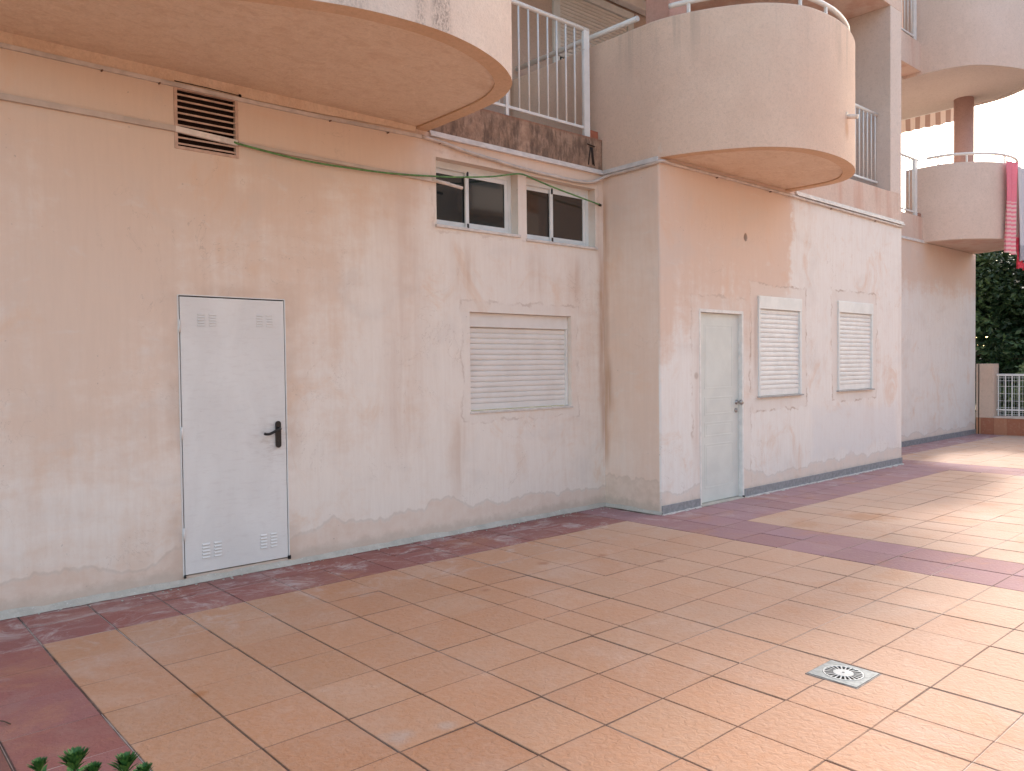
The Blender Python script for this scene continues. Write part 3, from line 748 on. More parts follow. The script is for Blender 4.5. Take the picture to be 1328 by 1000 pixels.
# upper floors beyond the frame
balcony([(x, y) for x, y in OUT2], 6.75, 7.1, 8.15, MM, bld, sgn=1, slab_skip=28)
balcony([(x, y) for x, y in OUT1], 6.75, 7.1, 8.15, MN, bld, sgn=-1)
for zz in (10.0,):
    balcony([(x-.08, y) for x, y in OUT3], zz, zz+.4, zz+1.45, MG, bld, sgn=1)
    balcony([(x, y) for x, y in OUT2], zz-.15, zz+.2, zz+1.3, MM, bld, sgn=1, slab_skip=28)
    balcony([(x, y) for x, y in OUT1], zz-.15, zz+.2, zz+1.3, MN, bld, sgn=-1)
# left run of handrail between the loggia wall and the pink column
mb = MB(); mb.tube([(.075, 1.45, 5.185), (.075, .3, 5.18), (.075, -.445, 5.172)], .030, 12); mb.build('handrail', RAIL, bld)
# drain spout
mb = MB(); mb.tube([(1.66, -1.86, 4.12), (1.70, -2.02, 4.095)], .024, 12); mb.tube([(1.655, -1.90, 4.121), (1.66, -1.925, 4.117)], .040, 12); mb.build('balcony_spout', simple('spout_pvc', (.70, .58, .50), .5, .35), bld)

mb = MB(); 
A = [(-7.5, 3.595), (-5.58, 3.600), (-4.05, 3.590), (-3.49, 3.594), (-2.46, 3.628)]
for (xa_, za_), (xb_, zb_) in zip(A[:-1], A[1:]):
    mb.quad((xa_, -.012, za_), (xb_, -.012, zb_), (xb_, -.03, Z1+.02), (xa_, -.03, Z1+.02)); mb.quad((xa_, -.012, za_), (xb_, -.012, zb_), (xb_, .0, zb_), (xa_, .0, za_))
mb.build('coving', M_SOF, bld)
mb = MB(); mb.tube([(-4.53, -.022, 3.598), (-4.3, -.022, 3.599), (-4.06, -.020, 3.594)], .003, 5); mb.tube([(-4.06, -.03, 3.594), (-4.05, -.02, 3.592)], .010, 6); mb.build('crack', DARK, bld)
# --- slab edges and upper storeys
mb = MB(); mb.box(-13, -.001, .0, 4.0, Z1, 3.99, .003); mb.build('floor_slab', M_SLAB, bld)
mb = MB(); mb.box(.15, XR-.002, S, 4.0, Z1, 4.045, .003); mb.build('floor_slab', M_SLAB2, bld)
mb = MB(); mb.box(XR, 9.17, F, 4.0, ZF, 4.235, .003); mb.box(9.171, XE, F+.3, 4.0, ZF, 4.235, .003); mb.build('floor_slab', M_SLAB2, bld)
mb = MB(); mb.box(-13, -.001, .0, 4.0, 6.75, 7.09, .003); mb.build('floor_slab', M_SLAB2, bld)
mb = MB(); mb.box(.15, XR-.002, S, 4.0, 6.752, 7.14, .003); mb.build('floor_slab', M_SLAB2, bld)
mb = MB(); mb.box(XR, 9.09, F, 4.0, 6.92, 7.44, .003); mb.build('floor_slab', M_SLAB2, bld)
mb = MB(); mb.box(9.091, XE-.1, F+.12, 4.0, 6.905, 7.435, .003); mb.build('floor_slab', M_SOFF, bld)
mb = MB(); mb.box(-.165, -.045, .02, .10, 3.991, 4.075, .003); mb.build('corner_tile', simple('terracotta', (.36, .13, .08), .7, .2), bld)
mb = MB(); mb.box(9.02, 9.15, F+.03, F+.12, 4.236, 4.31, .003); mb.build('corner_tile', simple('terracotta_far', (.42, .22, .16), .7, .2), bld)
mb = MB()
OPN = (.74, 2.33, 4.05, 6.50)
wall_x(mb, -13, XR, 4.0, 6.75, 1.5, [(*OPN, .15)], .2); mb.build('loggia_wall', M_UP, bld)
mb = MB(); mb.quad((XR+.01, 1.9, 4.2), (9.6, 1.9, 4.2), (9.6, 1.9, 6.9), (XR+.01, 1.9, 6.9)); mb.quad((9.6, 1.9, 4.2), (9.6, 5, 4.2), (9.6, 5, 6.9), (9.6, 1.9, 6.9)); mb.build('loggia_wall', M_PIER, bld)
# upper block masses (throw the building's shade over the court)
mb = MB(); mb.box(-13, -.002, .9, 9, 7.1, 13.2); mb.box(.002, XR, -.1, 9, 7.15, 13.2); mb.box(XR+.002, XE-.1, .9, 9, 7.45, 13.2); mb.build('upper_storey', M_UP, bld)
mb = MB(); mb.box(-13.2, XE+.1, -.2, 9.2, 13.201, 13.5); mb.build('roof_slab', M_SLAB2, bld)
# loggia window
f = shutter(OPN[0], OPN[1], 5.55, OPN[3], 1.47, .10, .048, .12, SHUTD, WHITE, bld, 'half lowered roller shutter up in the loggia', bottom_bar=.05)
for (xa_, xb_) in ((OPN[0], OPN[0]+.11), (OPN[1]-.11, OPN[1]), (1.62, 1.72)):
    mb = MB(); mb.box(xa_, xb_, 1.475, 1.53, 4.05, 5.54, .003); mb.build('frame', WHITE, f)
mb = MB(); mb.box(OPN[0], OPN[1], 1.60, 1.62, 4.05, 6.5); mb.build('room_dark', DARK, f)
mb = MB()
for k in range(5): mb.box(.90+k*.07, .915+k*.07, 1.49, 1.50, 4.05, 5.54)
mb.build('grille', WHITE, f)
# box of the awning over the loggia
mb = MB(); mb.box(.95, 2.9, 1.33, 1.46, 6.52, 6.66, .01); mb.build('shutter_box', SHUT, bld)
# pink column and pier, far column
mb = MB(); mb.box(.17, .52, -.78, -.47, 4.0, 6.75, .01); mb.build('column', M_PINK, bld)
mb = MB(); mb.box(5.44, XR, S, 1.5, 4.046, 6.751, .006); mb.build('pier', M_PIER, bld)
mb = MB(); mb.box(5.44, XR, S, 1.5, 7.141, 13.2, .006); mb.build('pier', M_PIER, bld)
mb = MB(); mb.tube([(11.25, .24, 4.2), (11.25, .24, 6.95)], .182, 28); mb.build('round_column', M_RED, bld)

# --- railings
def railing(x0, x1, y, zb, zt, n, posts, parent, label, slab, post_w=.05, last=True, rot=None):
    fr = MB(); fr.tube([(x0, y, zt), (x1, y, zt)], .024, 12); fr.box(x0, x1, y-.012, y+.012, zb, zb+.028, .003)
    r = fr.build('railing', RAIL, parent); r['label'] = label
    for k in range(n):
        x = x0+(k+.5)*(x1-x0)/n; b_ = MB(); b_.tube([(x, y, zb+.027), (x, y, zt-.01)], .0105, 8); b_.build('baluster', RAIL, r)
    for (px, pw) in posts:
        p_ = MB(); p_.box(px-pw/2, px+pw/2, y-.02, y+.02, slab, zt+.012, .003); p_.build('post', RAIL, r)
    return r
railing(-2.30, -.175, .045, 4.075, 5.135, 16, ((-1.345, .035), (-.205, .085)), bld, 'white railing above the stained slab edge', 3.99)
railing(2.62, 5.425, -.57, 4.19, 5.20, 22, ((2.64, .04),), bld, 'white railing beside the pier', 4.046)
railing(5.83, 9.07, F+.06, 4.30, 5.29, 22, ((8.96, .12),), bld, 'white railing at the far first floor', 4.236)
railing(5.83, 9.0, F+.06, 7.52, 8.5, 22, ((8.93, .10),), bld, 'white railing at the far second floor', 7.45)

# --- white gutter strips
def strip(pts, h=.045, d=.03):
    mb = MB()
    for p, q in zip(pts[:-1], pts[1:]):
        p, q = Vector(p), Vector(q); dv = (q-p).normalized(); n = Vector((dv.y, -dv.x, 0)).normalized()
        prof = [(0, 0), (d, 0), (d, h*.35), (d*.55, h*.45), (d*.55, h), (0, h)]
        A = [p+n*a+Vector((0, 0, b)) for a, b in prof]; B_ = [q+n*a+Vector((0, 0, b)) for a, b in prof]
        for k in range(len(prof)): mb.quad(A[k], B_[k], B_[(k+1) % 6], A[(k+1) % 6])
        mb.poly(A); mb.poly(B_)
    return mb
strip([(-2.31, -.001, 3.615), (-.034, -.001, 3.605)], .05, .034).build('drip_strip', GUT, bld)
strip([(-.001, -.001, 3.605), (-.001, S+.005, 3.612)], .05, .034).build('drip_strip', GUT, bld)
strip([(2.70, S-.001, 3.62), (XR+.03, S-.001, 3.585)], .055, .04).build('drip_strip', GUT, bld)
strip([(XR+.01, F-.001, 3.745), (9.3, F-.001, 3.755)], .05, .03).build('drip_strip', GUT, bld)

# ================================================================== CABLES
mb = MB(); z = 3.572
seg = [(-9, -.012, 3.585), (-5.58, -.012, 3.583), (-4.66, -.012, 3.577), (-4.05, -.012, 3.569), (-3.49, -.012, 3.570), (-2.40, -.012, 3.592)]
mb.tube(seg, .015, 4, flat=(.014, .020)); 
co = mb.build('cable_conduit', TRUNK, None); tag(co, 'thin grey conduit under the big balcony, running above the vent grille', 'conduit')
mb = MB(); pts = cr([(-2.40, -.014, 3.592), (-2.15, -.016, 3.575), (-1.937, -.018, 3.545), (-1.5, -.02, 3.515), (-1.216, -.02, 3.495), (-.8, -.02, 3.483), (-.45, -.022, 3.480), (-.215, -.03, 3.50), (-.09, -.045, 3.55), (-.022, -.10, 3.585), (-.02, -.25, 3.588), (-.02, -.5, 3.590), (-.018, -.72, 3.60), (.02, S-.035, 3.61), (.25, S-.018, 3.612), (1.2, S-.018, 3.612), (2.2, S-.018, 3.605), (3.5, S-.018, 3.585), (5.80, S-.018, 3.560)], 5)
mb.tube(pts, .017, 8); tag(mb.build('flexible_pipe', PIPE, None), 'cream flexible pipe sagging over the two small windows and round the wall corner', 'pipe')
cl = empty('pipe_clips', (-4, 0, 3.57)); bpy.data.objects.remove(cl)
rr = random.Random(2)
clp = bpy.data.objects['flexible_pipe']
for (x, y, z_) in ((-2.2, -.03, 3.565), (-1.0, -.035, 3.478), (1.0, S-.035, 3.585), (2.1, S-.035, 3.58), (3.6, S-.035, 3.56), (4.9, S-.035, 3.545)):
    mb = MB(); mb.box(x-.006, x+.006, y+.004, y+.03, z_-.004, z_+.010, .002); mb.build('clip', simple('clip_brown', (.20, .12, .09), .7), clp)
for (x, z_) in ((-5.0, 3.55), (-4.63, 3.548), (-3.3, 3.545), (-2.75, 3.55)):
    mb = MB(); mb.box(x-.005, x+.005, -.03, .0, z_+.006, z_+.016, .002); mb.build('clip', bpy.data.materials['clip_brown'], co)
mb = MB(); mb.tube([(-9, -.014, 3.275), (-4.53, -.014, 3.262)], .02, 4, flat=(.017, .027)); mb.tube([(-4.07, -.014, 3.238), (-2.26, -.014, 3.222), (-2.1, -.014, 3.216)], .02, 4, flat=(.017, .020))
tr = mb.build('cable_trunking', TRPAINT, None); tag(tr, 'long wall-coloured cable trunking crossing the vent grille below the conduit', 'trunking')
mb = MB(); mb.tube([(-4.53, -.016, 3.262), (-4.08, -.016, 3.238)], .02, 4, flat=(.018, .029)); mb.build('white_section', simple('trunk_white', (.76, .68, .63), .45, .35), tr)
mb = MB(); mb.tube([(-2.30, -.02, 3.228), (-1.955, -.02, 3.198)], .016, 10); mb.build('white_end', simple('trunk_end', (.72, .62, .56), .45, .35), tr)
mb = MB(); mb.tube(cr([(-4.11, -.03, 3.240), (-4.05, -.035, 3.228), (-3.7, -.04, 3.198), (-3.374, -.04, 3.190), (-2.79, -.04, 3.208), (-2.26, -.035, 3.258), (-1.957, -.035, 3.296), (-1.6, -.03, 3.355), (-1.336, -.03, 3.417), (-1.20, -.026, 3.436), (-1.05, -.03, 3.410), (-.812, -.03, 3.371), (-.4, -.03, 3.317), (-.06, -.012, 3.282)], 6), .0078, 8)
gc = mb.build('green_cable', GREENC, None); tag(gc, 'thin green cable strung from the vent grille across the small windows to the corner', 'cable')
mb = MB(); mb.tube([(-.075, -.012, 3.283), (-.04, -.004, 3.279)], .014, 8); mb.build('cable_end', BLACK, gc)
# broken bracket on the stained slab
mb = MB(); 
for a_, b_ in (((-.20, 3.88), (-.23, 3.69)), ((-.17, 3.88), (-.14, 3.69)), ((-.245, 3.905), (-.13, 3.895)), ((-.185, 3.88), (-.16, 3.70))): mb.tube([(a_[0], -.008, a_[1]), (b_[0], -.008, b_[1])], .006, 6)
tag(mb.build('rusty_bracket', simple('rust_black', (.04, .025, .02), .8)), 'small dark rusty bracket on the stained slab edge by the corner', 'bracket')

# ================================================================== FLOOR DRAIN
dc = Vector((-2.715, -3.995, .004))
dr_ = empty('floor_drain', dc); tag(dr_, 'square steel floor drain with round slotted grate set in the orange tiles', 'drain')
DS = simple('drain_steel', (.24, .26, .26), .55, .4, .0, var=.15, sc=30)
mb = MB(); mb.box(dc.x-.132, dc.x+.132, dc.y-.132, dc.y+.132, -.003, .0032, .001); mb.build('seat_joint', MORT, dr_)
mb = MB(); hs = .124; r0 = .098; N = 48
for k in range(N):
    a0, a1 = 2*math.pi*k/N, 2*math.pi*(k+1)/N
    def sq(a_):
        c_, s__ = math.cos(a_), math.sin(a_); q = hs/max(abs(c_), abs(s__)); return (dc.x+c_*q, dc.y+s__*q)
    p0, p1 = sq(a0), sq(a1); i0, i1 = (dc.x+r0*math.cos(a0), dc.y+r0*math.sin(a0)), (dc.x+r0*math.cos(a1), dc.y+r0*math.sin(a1))
    mb.quad((*p0, .006), (*p1, .006), (*i1, .006), (*i0, .006)); mb.quad((*i0, .006), (*i1, .006), (*i1, -.004), (*i0, -.004)); mb.quad((*p0, .006), (*p0, -.004), (*p1, -.004), (*p1, .006))
mb.build('frame', DS, dr_)
mb = MB(); N = 60
def annulus(ra, rb, z, th=.004):
    for k in range(N):
        a0, a1 = 2*math.pi*k/N, 2*math.pi*(k+1)/N
        A = [(dc.x+r_*math.cos(a_), dc.y+r_*math.sin(a_)) for r_, a_ in ((ra, a0), (ra, a1), (rb, a1), (rb, a0))]
        mb.quad(*[(p[0], p[1], z) for p in A])
        mb.quad((*A[3], z), (*A[2], z), (*A[2], z-th), (*A[3], z-th)); mb.quad((*A[0], z), (*A[1], z), (*A[1], z-th), (*A[0], z-th))
annulus(.001, .047, .0085); annulus(.088, .096, .0075)
NS = 22
for k in range(NS):
    a_ = 2*math.pi*k/NS; dx, dy = math.cos(a_), math.sin(a_); nx, ny = -dy*.0042, dx*.0042
    mb.quad((dc.x+dx*.046+nx*.55, dc.y+dy*.046+ny*.55, .008), (dc.x+dx*.046-nx*.55, dc.y+dy*.046-ny*.55, .008), (dc.x+dx*.089-nx*1.15, dc.y+dy*.089-ny*1.15, .0072), (dc.x+dx*.089+nx*1.15, dc.y+dy*.089+ny*1.15, .0072))
mb.build('grate', simple('grate_steel', (.42, .43, .43), .5, .4, .0, var=.08, sc=40), dr_)
mb = MB(); mb.tube([(dc.x, dc.y, .0086), (dc.x, dc.y, .0096)], .006, 12); mb.build('screw', BLACK, dr_)
mb = MB(); mb.poly([(dc.x+.1*math.cos(2*math.pi*k/24), dc.y+.1*math.sin(2*math.pi*k/24), .0036) for k in range(24)]); mb.build('pit', DARK, dr_)

# twig near the left edge
mb = MB(); mb.tube(cr([(-6.16, -1.62, .008), (-6.02, -1.66, .012), (-5.93, -1.73, .010), (-5.90, -1.79, .006)], 5), .003, 6)
tag(mb.build('twig', simple('twig_brown', (.10, .06, .04), .8)), 'thin curved twig lying on the dark red tiles at the left edge', 'twig')

# ================================================================== TOWELS on the far balcony
def towel(name, label, x0, y0, x1, y1, zt, zb, matf, folds, seed, group=None):
    """cloth hanging from a rail, gathered between two plan points, with folds"""
    e = MB(); rr = random.Random(seed); nu, nv = 26, 30
    d = Vector((x1-x0, y1-y0, 0)); L = d.length; d.normalize(); n = Vector((d.y, -d.x, 0))
    ph = rr.uniform(0, 6)
    for side in (0, 1):
        g = []
        for j in range(nv+1):
            v = j/nv; row = []
            for i in range(nu+1):
                u = i/nu; w_ = 1-.25*math.sin(v*2.2)*(.5 if folds > 3 else .3)
                off = math.sin(u*folds*2*math.pi+ph+v*1.4)*.028*(.35+v)+math.sin(u*9+v*3)*.006
                p = Vector((x0, y0, 0))+d*L*(.5+(u-.5)*w_+.03*math.sin(v*3+ph))+n*(off+side*.004)
                z = zt-(zt-zb)*v+.02*math.sin(u*5+ph)*v
                row.append((p.x, p.y, z))
            g.append(row)
        for j in range(nv):
            for i in range(nu):
                e.poly([g[j][i], g[j][i+1], g[j+1][i+1], g[j+1][i]], True)
    o = e.build(name, matf, None); tag(o, label, 'towel', group); return o
t = NT('towel_pink_stripes'); X = t.xyz()
s_ = t.ramp(t.math('FRACT', t.mul(X[2], 13)), .45, .5); s_ = t.mul(s_, t.ramp(X[2], 4.45, 4.43))
c = t.mix(t.noise(25, 3), (.80, .20, .28), (.86, .30, .36)); c = t.mix(s_, c, (.82, .56, .54))
TP = t.done(c, .95, t.bump(t.noise(180, 2), .4, .003), .1)
t = NT('towel_grey'); X = t.xyz(); c = t.mix(t.noise(20, 3), (.60, .57, .60), (.68, .65, .68))
c = t.mix(t.ramp(X[2], 3.66, 3.65), c, t.mix(t.ramp(t.math('FRACT', t.mul(X[2], 40)), .4, .6), (.34, .33, .37), (.5, .49, .52)))
TG = t.done(c, .95, t.bump(t.noise(180, 2), .4, .003), .1)
TM = simple('towel_magenta', (.42, .03, .24), .95, .1, var=.2, sc=8, bump=.3)
TR = simple('towel_red', (.75, .08, .12), .95, .1, var=.2, sc=14, bump=.3)

# ================================================================== AWNING
t = NT('awning_stripes'); X = t.xyz(); s_ = t.ramp(t.math('FRACT', t.mul(X[1], 4.4)), .48, .53)
AW = t.done(t.mix(s_, (.78, .70, .66), (.44, .32, .28)), .9, t.bump(t.noise(90, 2), .2, .002), .1)
aw = empty('awning', (13.4, 1.4, 7.4)); tag(aw, 'brown and cream striped awning hanging beyond the far balconies', 'awning')
mb = MB(); mb.quad((12.0, .95, 7.80), (12.0, 3.4, 7.80), (13.5, 3.4, 7.42), (13.5, .95, 7.42)); mb.quad((12.0, .95, 7.805), (12.0, 3.4, 7.805), (13.5, 3.4, 7.425), (13.5, .95, 7.425)); mb.build('canopy', AW, aw)
mb = MB(); N = 60
for k in range(N):
    y0, y1 = .95+2.45*k/N, .95+2.45*(k+1)/N
    def zb(y): return 7.10-.025*abs(math.sin((y-.95)*math.pi*4.4))
    o0, o1 = .02*math.sin(y0*9), .02*math.sin(y1*9)
    mb.quad((13.5, y0, 7.40), (13.5, y1, 7.40), (13.5+o1, y1, zb(y1)), (13.5+o0, y0, zb(y0)))
mb.build('valance', AW, aw)
mb = MB(); mb.tube([(13.5, .92, 7.415), (13.5, 3.43, 7.415)], .028, 10); mb.tube([(12.0, .98, 7.3), (13.5, .98, 7.41)], .018, 8); mb.tube([(12.0, 3.37, 7.3), (13.5, 3.37, 7.41)], .018, 8); mb.build('frame', RAIL, aw)

# ================================================================== BOUNDARY WALL + FENCE
bw = empty('boundary_wall', (11.95, 0, 0)); tag(bw, 'low brown tiled boundary wall with a peach pillar, under the white fence', 'low wall')
t = NT('brown_wall_tile'); X = t.xyz(); k_ = t.math('FLOOR', t.mul(t.add(X[1], .36), 4.1)); 
wn_ = t.n.new('ShaderNodeTexWhiteNoise'); wn_.noise_dimensions = '1D'; t.set(wn_.inputs['W'], k_)
c = t.mix(wn_.outputs[0], (.34, .12, .07), (.50, .25, .15)); c = t.mix(t.mul(t.ramp(t.noise(20, 4), .5, .7), .3), c, (.5, .3, .2))
seam = t.ramp(t.math('FRACT', t.mul(t.add(X[1], .36), 4.1)), .0, .03, 1, 0); c = t.mix(t.mul(seam, .6), c, (.14, .05, .03))
BT = t.done(c, .5, None, .35)
mb = MB(); mb.box(XE+.03, XE+.36, -18, .22, 0, .345, .003); mb.build('tiled_base', BT, bw)
mb = MB(); mb.box(XE+.01, XE+.38, -18, -.108, .346, .385, .004); mb.build('coping', simple('coping_pale', (.62, .52, .46), .8, .2), bw)
M_PIL = rough_mat('pillar_peach', (.62, .46, .37), (.67, .51, .42), 50, .3)
mb = MB(); mb.box(XE+.035, XE+.355, -.105, .225, .346, 1.475, .006); mb.build('pillar', M_PIL, bw)
mb = MB(); mb.box(XE+.025, XE+.036, .165, .178, .0, 1.47); mb.build('pillar_seam', DARK, bw)
for yy in (-4.2, -8.3, -12.4):
    mb = MB(); mb.box(XE+.035, XE+.355, yy-.16, yy+.16, .386, 1.475, .006); mb.build('pillar', M_PIL, bw)
for n_, (ya, yb) in enumerate(((-.115, -4.03), (-4.37, -8.13), (-8.47, -12.2))):
    fe = empty('metal_fence', (XE+.2, ya, .39)); tag(fe, ('white grid fence panel between the peach pillar and the right edge', 'white grid fence panel next along the boundary, beyond the right edge', 'white grid fence panel farthest along the boundary, beyond the right edge')[n_], 'fence', 'white fence panels on the low wall')
    xf = XE+.19
    mb = MB(); mb.box(xf-.02, xf+.02, yb, ya, 1.215, 1.262, .004); mb.box(xf-.015, xf+.015, yb, ya, .50, .53, .003); mb.build('rail', RAIL, fe)
    n = int(abs(yb-ya)/.125)
    for k in range(n+1):
        y = ya-(k+.3)*.125
        if y < yb: break
        mb = MB(); mb.box(xf-.009, xf+.009, y-.009, y+.009, .388, 1.216); mb.build('bar', RAIL, fe)
    mb = MB()
    y = ya-.02
    while y > yb: mb.box(xf+.02, xf+.024, y-.002, y+.002, .39, 1.21); y -= .05
    for z in [.42, .47, .56, .70, .85, 1.0, 1.12, 1.18]: mb.box(xf+.016, xf+.020, yb, ya, z-.0035, z+.0035)
    mb.build('mesh_panel', RAIL, fe)

# ================================================================== VEGETATION
def leafmat(name, c1, c2, c3):
    t = NT(name); n = t.noise(1.1, 3, .6); f = t.noise(9, 3, .6)
    c = t.mix(t.ramp(n, .40, .60), c1, c2); c = t.mix(t.mul(t.ramp(f, .5, .7), t.ramp(n, .42, .55)), c, c3)
    t.b.inputs['Subsurface Weight'].default_value = 0
    return t.done(c, .5, None, .35)
LEAFD = leafmat('leaf_dark', (.012, .034, .014), (.035, .075, .028), (.085, .15, .055))
LEAFM = leafmat('leaf_mid', (.05, .10, .035), (.085, .15, .05), (.13, .20, .08))
LEAFL = leafmat('leaf_pale', (.14, .20, .09), (.20, .27, .13), (.26, .33, .17))
BARK = simple('bark', (.075, .055, .04), .9, .15, var=.25, sc=9, bump=.6)
def leaves(mb, c, rad, n, size, rr, squash=.8, droop=.3):
    for _ in range(n):
        while True:
            p = Vector((rr.uniform(-1, 1), rr.uniform(-1, 1), rr.uniform(-1, 1)))
            if .25 < p.length < 1: break
        p = Vector((p.x*rad, p.y*rad, p.z*rad*squash))+c
        d = Vector((rr.gauss(0, 1), rr.gauss(0, 1), rr.gauss(-droop, .6))).normalized(); s = d.orthogonal().normalized()
        q = Matrix.Rotation(rr.uniform(0, 6.3), 3, d) @ s; l = size*rr.uniform(.6, 1.3); w_ = l*.28
        nn = d.cross(q)*w_*.35
        mb.poly([p, p+d*l*.45+q*w_+nn, p+d*l]); mb.poly([p, p+d*l, p+d*l*.45-q*w_+nn])
def tree(x, y, h, cr_, seed, nm, label, cat, mat, nclump, nl, size=.16, base=.9):
    rr = random.Random(seed); e = empty(nm, (x, y, -.05)); tag(e, label, cat, 'trees beyond the fence')
    tb = MB(); top = Vector((x+rr.uniform(-.3, .3), y+rr.uniform(-.3, .3), h*.75))
    tb.tube(cr([(x, y, -.1), (x+rr.uniform(-.1, .1), y, h*.25), (x+rr.uniform(-.2, .2), y+rr.uniform(-.2, .2), h*.5), tuple(top)], 4), [.16-.01*k for k in range(13)], 9)
    lb = MB()
    for k in range(nclump):
        v = rr.random()**.8; zc = base+(h-base-.3)*v
        ang = rr.uniform(0, 6.3); rad = cr_*math.sqrt(rr.random())*(1.05-.55*v)
        c = Vector((x+math.cos(ang)*rad, y+math.sin(ang)*rad, zc))
        leaves(lb, c, rr.uniform(.28, .62), nl, size, rr)
        if k % 3 == 0: 
            s = Vector((x, y, zc*.6+.3)); tb.tube([tuple(s), tuple((s+c)/2+Vector((0, 0, .1))), tuple(c)], [.045, .03, .012], 6)
    tb.build('trunk', BARK, e); lb.build('crown', mat, e); return e
tree(14.6, 1.4, 4.4, 1.7, 11, 'broadleaf_tree', 'dark broadleaf tree right behind the end of the far wall', 'tree', LEAFD, 90, 120)
tree(15.6, -.6, 4.5, 1.8, 12, 'broadleaf_tree', 'dark leafy tree under the towels, above the fence', 'tree', LEAFD, 95, 120)
tree(17.6, 2.6, 4.8, 2.0, 13, 'broadleaf_tree', 'deep green tree farthest back behind the wall corner', 'tree', LEAFD, 90, 100, .2, .3)
tree(18.6, .3, 4.7, 2.2, 14, 'broadleaf_tree', 'deep green tree in the gap behind the leafy tree under the towels', 'tree', LEAFD, 110, 100, .2, .2)
tree(17.8, -2.6, 4.6, 2.0, 15, 'broadleaf_tree', 'dark tree at the right edge beyond the fence', 'tree', LEAFD, 90, 100, .2, .3)
tree(15.5, -4.2, 4.4, 1.8, 16, 'broadleaf_tree', 'dark tree past the right edge of the court', 'tree', LEAFD, 70, 100, .2, .5)
tree(22, 1.5, 5.0, 2.6, 17, 'broadleaf_tree', 'dark tree in the back row of the grove', 'tree', LEAFD, 120, 90, .26, .1)
tree(22, -3, 5.0, 2.6, 18, 'broadleaf_tree', 'dark tree in the back row of the grove, to the right', 'tree', LEAFD, 110, 90, .26, .1)
def bush(x, y, h, seed, label, mat):
    rr = random.Random(seed); e = empty('bush', (x, y, -.05)); tag(e, label, 'bush'); lb = MB(); tb = MB()
    for k in range(26):
        a = rr.uniform(0, 6.3); r_ = .55*math.sqrt(rr.random()); top = Vector((x+math.cos(a)*r_, y+math.sin(a)*r_, h*(1-.35*r_)*rr.uniform(.6, 1)))
        tb.tube([(x, y, -.05), tuple(top)], [.015, .006], 5); leaves(lb, top, .20, 60, .10, rr, .9, -.5)
        for q in range(8):
            leaves(lb, Vector((x, y, 0)).lerp(top, q/8), .22, 16, .10, rr, .9, -.4)
    tb.build('stem', BARK, e); lb.build('foliage', mat, e)
bush(13.1, -.75, 1.55, 31, 'pale green bush rising just behind the white fence', LEAFL)
bush(12.9, -2.2, 1.25, 33, 'mid green bush behind the fence past the right edge', LEAFM)
bush(14.0, .15, .95, 34, 'low mid green bush behind the pillar', LEAFM)

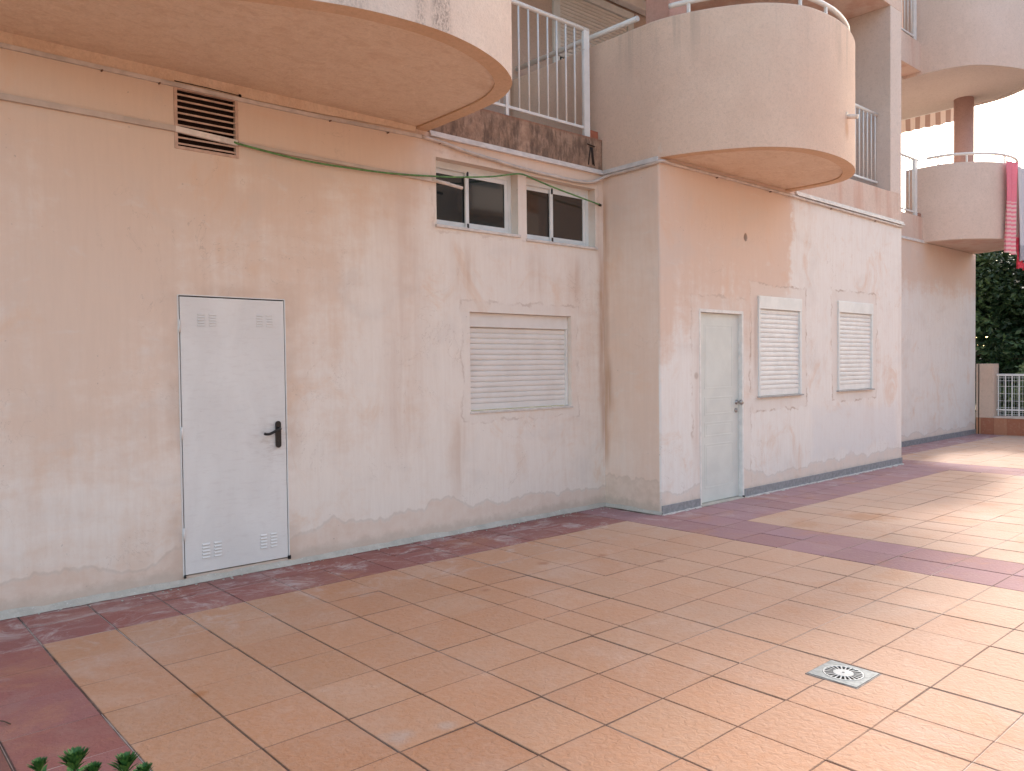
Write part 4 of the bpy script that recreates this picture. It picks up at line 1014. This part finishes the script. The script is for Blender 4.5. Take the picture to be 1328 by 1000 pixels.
# three shrub tips at the lower left: rosettes of pointed leaves on woody stems
def px_point(u, v, depth):
    return CAM+_f*depth+_r*((u-664)/FPX*depth)-_u*((v-500)/FPX*depth)
GL = leafmat('shrub_leaf', (.045, .13, .03), (.075, .19, .045), (.13, .27, .075))
def shrub(u, v, depth, scale, seed, label, tips):
    rr = random.Random(seed); c = px_point(u, v, depth); e = empty('shrub', (c.x, c.y, 0)); tag(e, label, 'shrub', 'small leafy shrubs at the lower left')
    lb = MB(); sb = MB()
    for (dx, dz, sc) in tips:
        tip = c+_r*dx+Vector((0, 0, dz)); 
        sb.tube([(c.x, c.y, 0), tuple(Vector((c.x, c.y, tip.z*.6)).lerp(Vector((tip.x, tip.y, tip.z*.6)), .5)), tuple(tip)], [.007, .005, .003], 6)
        for ring in range(26):
            lv = ring/26; L = (.030+.022*math.sin(min(lv*1.6, 1)*math.pi*.5))*sc*scale
            for q in range(7 if ring < 9 else 5):
                a = 2.4*(ring*7+q)+rr.uniform(-.2, .2); el = R(72-lv*62+rr.uniform(-10, 10)) if ring < 10 else R(rr.uniform(0, 40))
                base = tip-Vector((0, 0, (.045*lv+(.30*max(0, lv-.35)))*sc)) 
                d = Vector((math.cos(a)*math.cos(el), math.sin(a)*math.cos(el), math.sin(el))); s = d.cross(Vector((0, 0, 1))).normalized(); n = s.cross(d).normalized()
                w_ = L*.115
                # pointed leaf with a midrib fold, slightly recurved
                p = [base, base+d*L*.35+s*w_*.8+n*w_*.35, base+d*L*.65+s*w_+n*w_*.3, base+d*L-n*L*.05]
                q_ = [base, base+d*L*.35-s*w_*.8+n*w_*.35, base+d*L*.65-s*w_+n*w_*.3, base+d*L-n*L*.05]
                m1, m2 = base+d*L*.35, base+d*L*.65
                lb.poly([base, p[1], m1]); lb.poly([p[1], p[2], m2, m1]); lb.poly([p[2], p[3], m2]); lb.poly([base, m1, q_[1]]); lb.poly([q_[1], m1, m2, q_[2]]); lb.poly([q_[2], m2, p[3]])
    sb.build('stem', BARK, e); lb.build('foliage', GL, e); return e
shrub(51, 996, 1.75, .95, 41, 'leftmost of the three green shrub tips, the smallest, at the lower left', [(0, 0, .8)])
shrub(97, 995, 1.75, 1.0, 42, 'middle and widest of the three green shrub tips at the lower left', [(0, 0.008, 1.15), (.040, -.012, .75)])
shrub(170, 997, 1.75, 1.0, 43, 'rightmost of the three green shrub tips, nearest the orange tiles', [(-.012, .004, 1.05), (.028, -.012, .8)])

# towels (hang outside the far balcony parapet)
towel('towel', 'long pink striped towel hanging on the far balcony', 9.84, -.93, 10.22, -1.03, 5.17, 3.50, TP, 2.5, 51, 'towels drying on the far balcony')
towel('towel', 'pale grey towel hanging between the pink and magenta ones', 10.12, -1.06, 10.52, -1.10, 5.08, 3.36, TG, 2, 52, 'towels drying on the far balcony')
towel('towel', 'magenta towel at the right edge on the far balcony', 10.50, -1.06, 10.95, -1.04, 5.10, 3.60, TM, 3, 53, 'towels drying on the far balcony')
towel('towel', 'short red towel peeking out below the grey one', 10.16, -1.02, 10.62, -1.05, 3.80, 3.24, TR, 3, 54, 'towels drying on the far balcony')

# ================================================================== OPPOSITE BUILDING (across the court, seen in the window glass)
ob = empty('opposite_building', (0, -24, 0)); tag(ob, 'terracotta and cream block across the court, mirrored in the small windows', 'building')
mb = MB(); mb.box(-8, 40, -34, -24, 0, 14); mb.build('wall', rough_mat('opp_wall', (.46, .34, .28), (.50, .38, .31), 20, .2), ob)
mb = MB(); mb.box(-8.3, 40.3, -34.2, -23.7, 14.001, 14.4); mb.build('roof', M_SLAB2, ob)
for fl in range(4):
    for q in range(6):
        x = -6+q*7.6; z = 3.3+fl*2.9
        mb = MB(); mb.box(x, x+3.4, -23.999, -22.9, z-.2, z+.9, .02); mb.build('balcony', M_PARF, ob)
        mb = MB(); mb.box(x+.5, x+2.6, -23.99, -23.95, z+.901, z+2.3); mb.build('window', GLASS, ob)
        mb = MB(); mb.box(x+4.4, x+5.6, -23.99, -23.95, z+.6, z+1.9); mb.build('window', GLASS, ob)
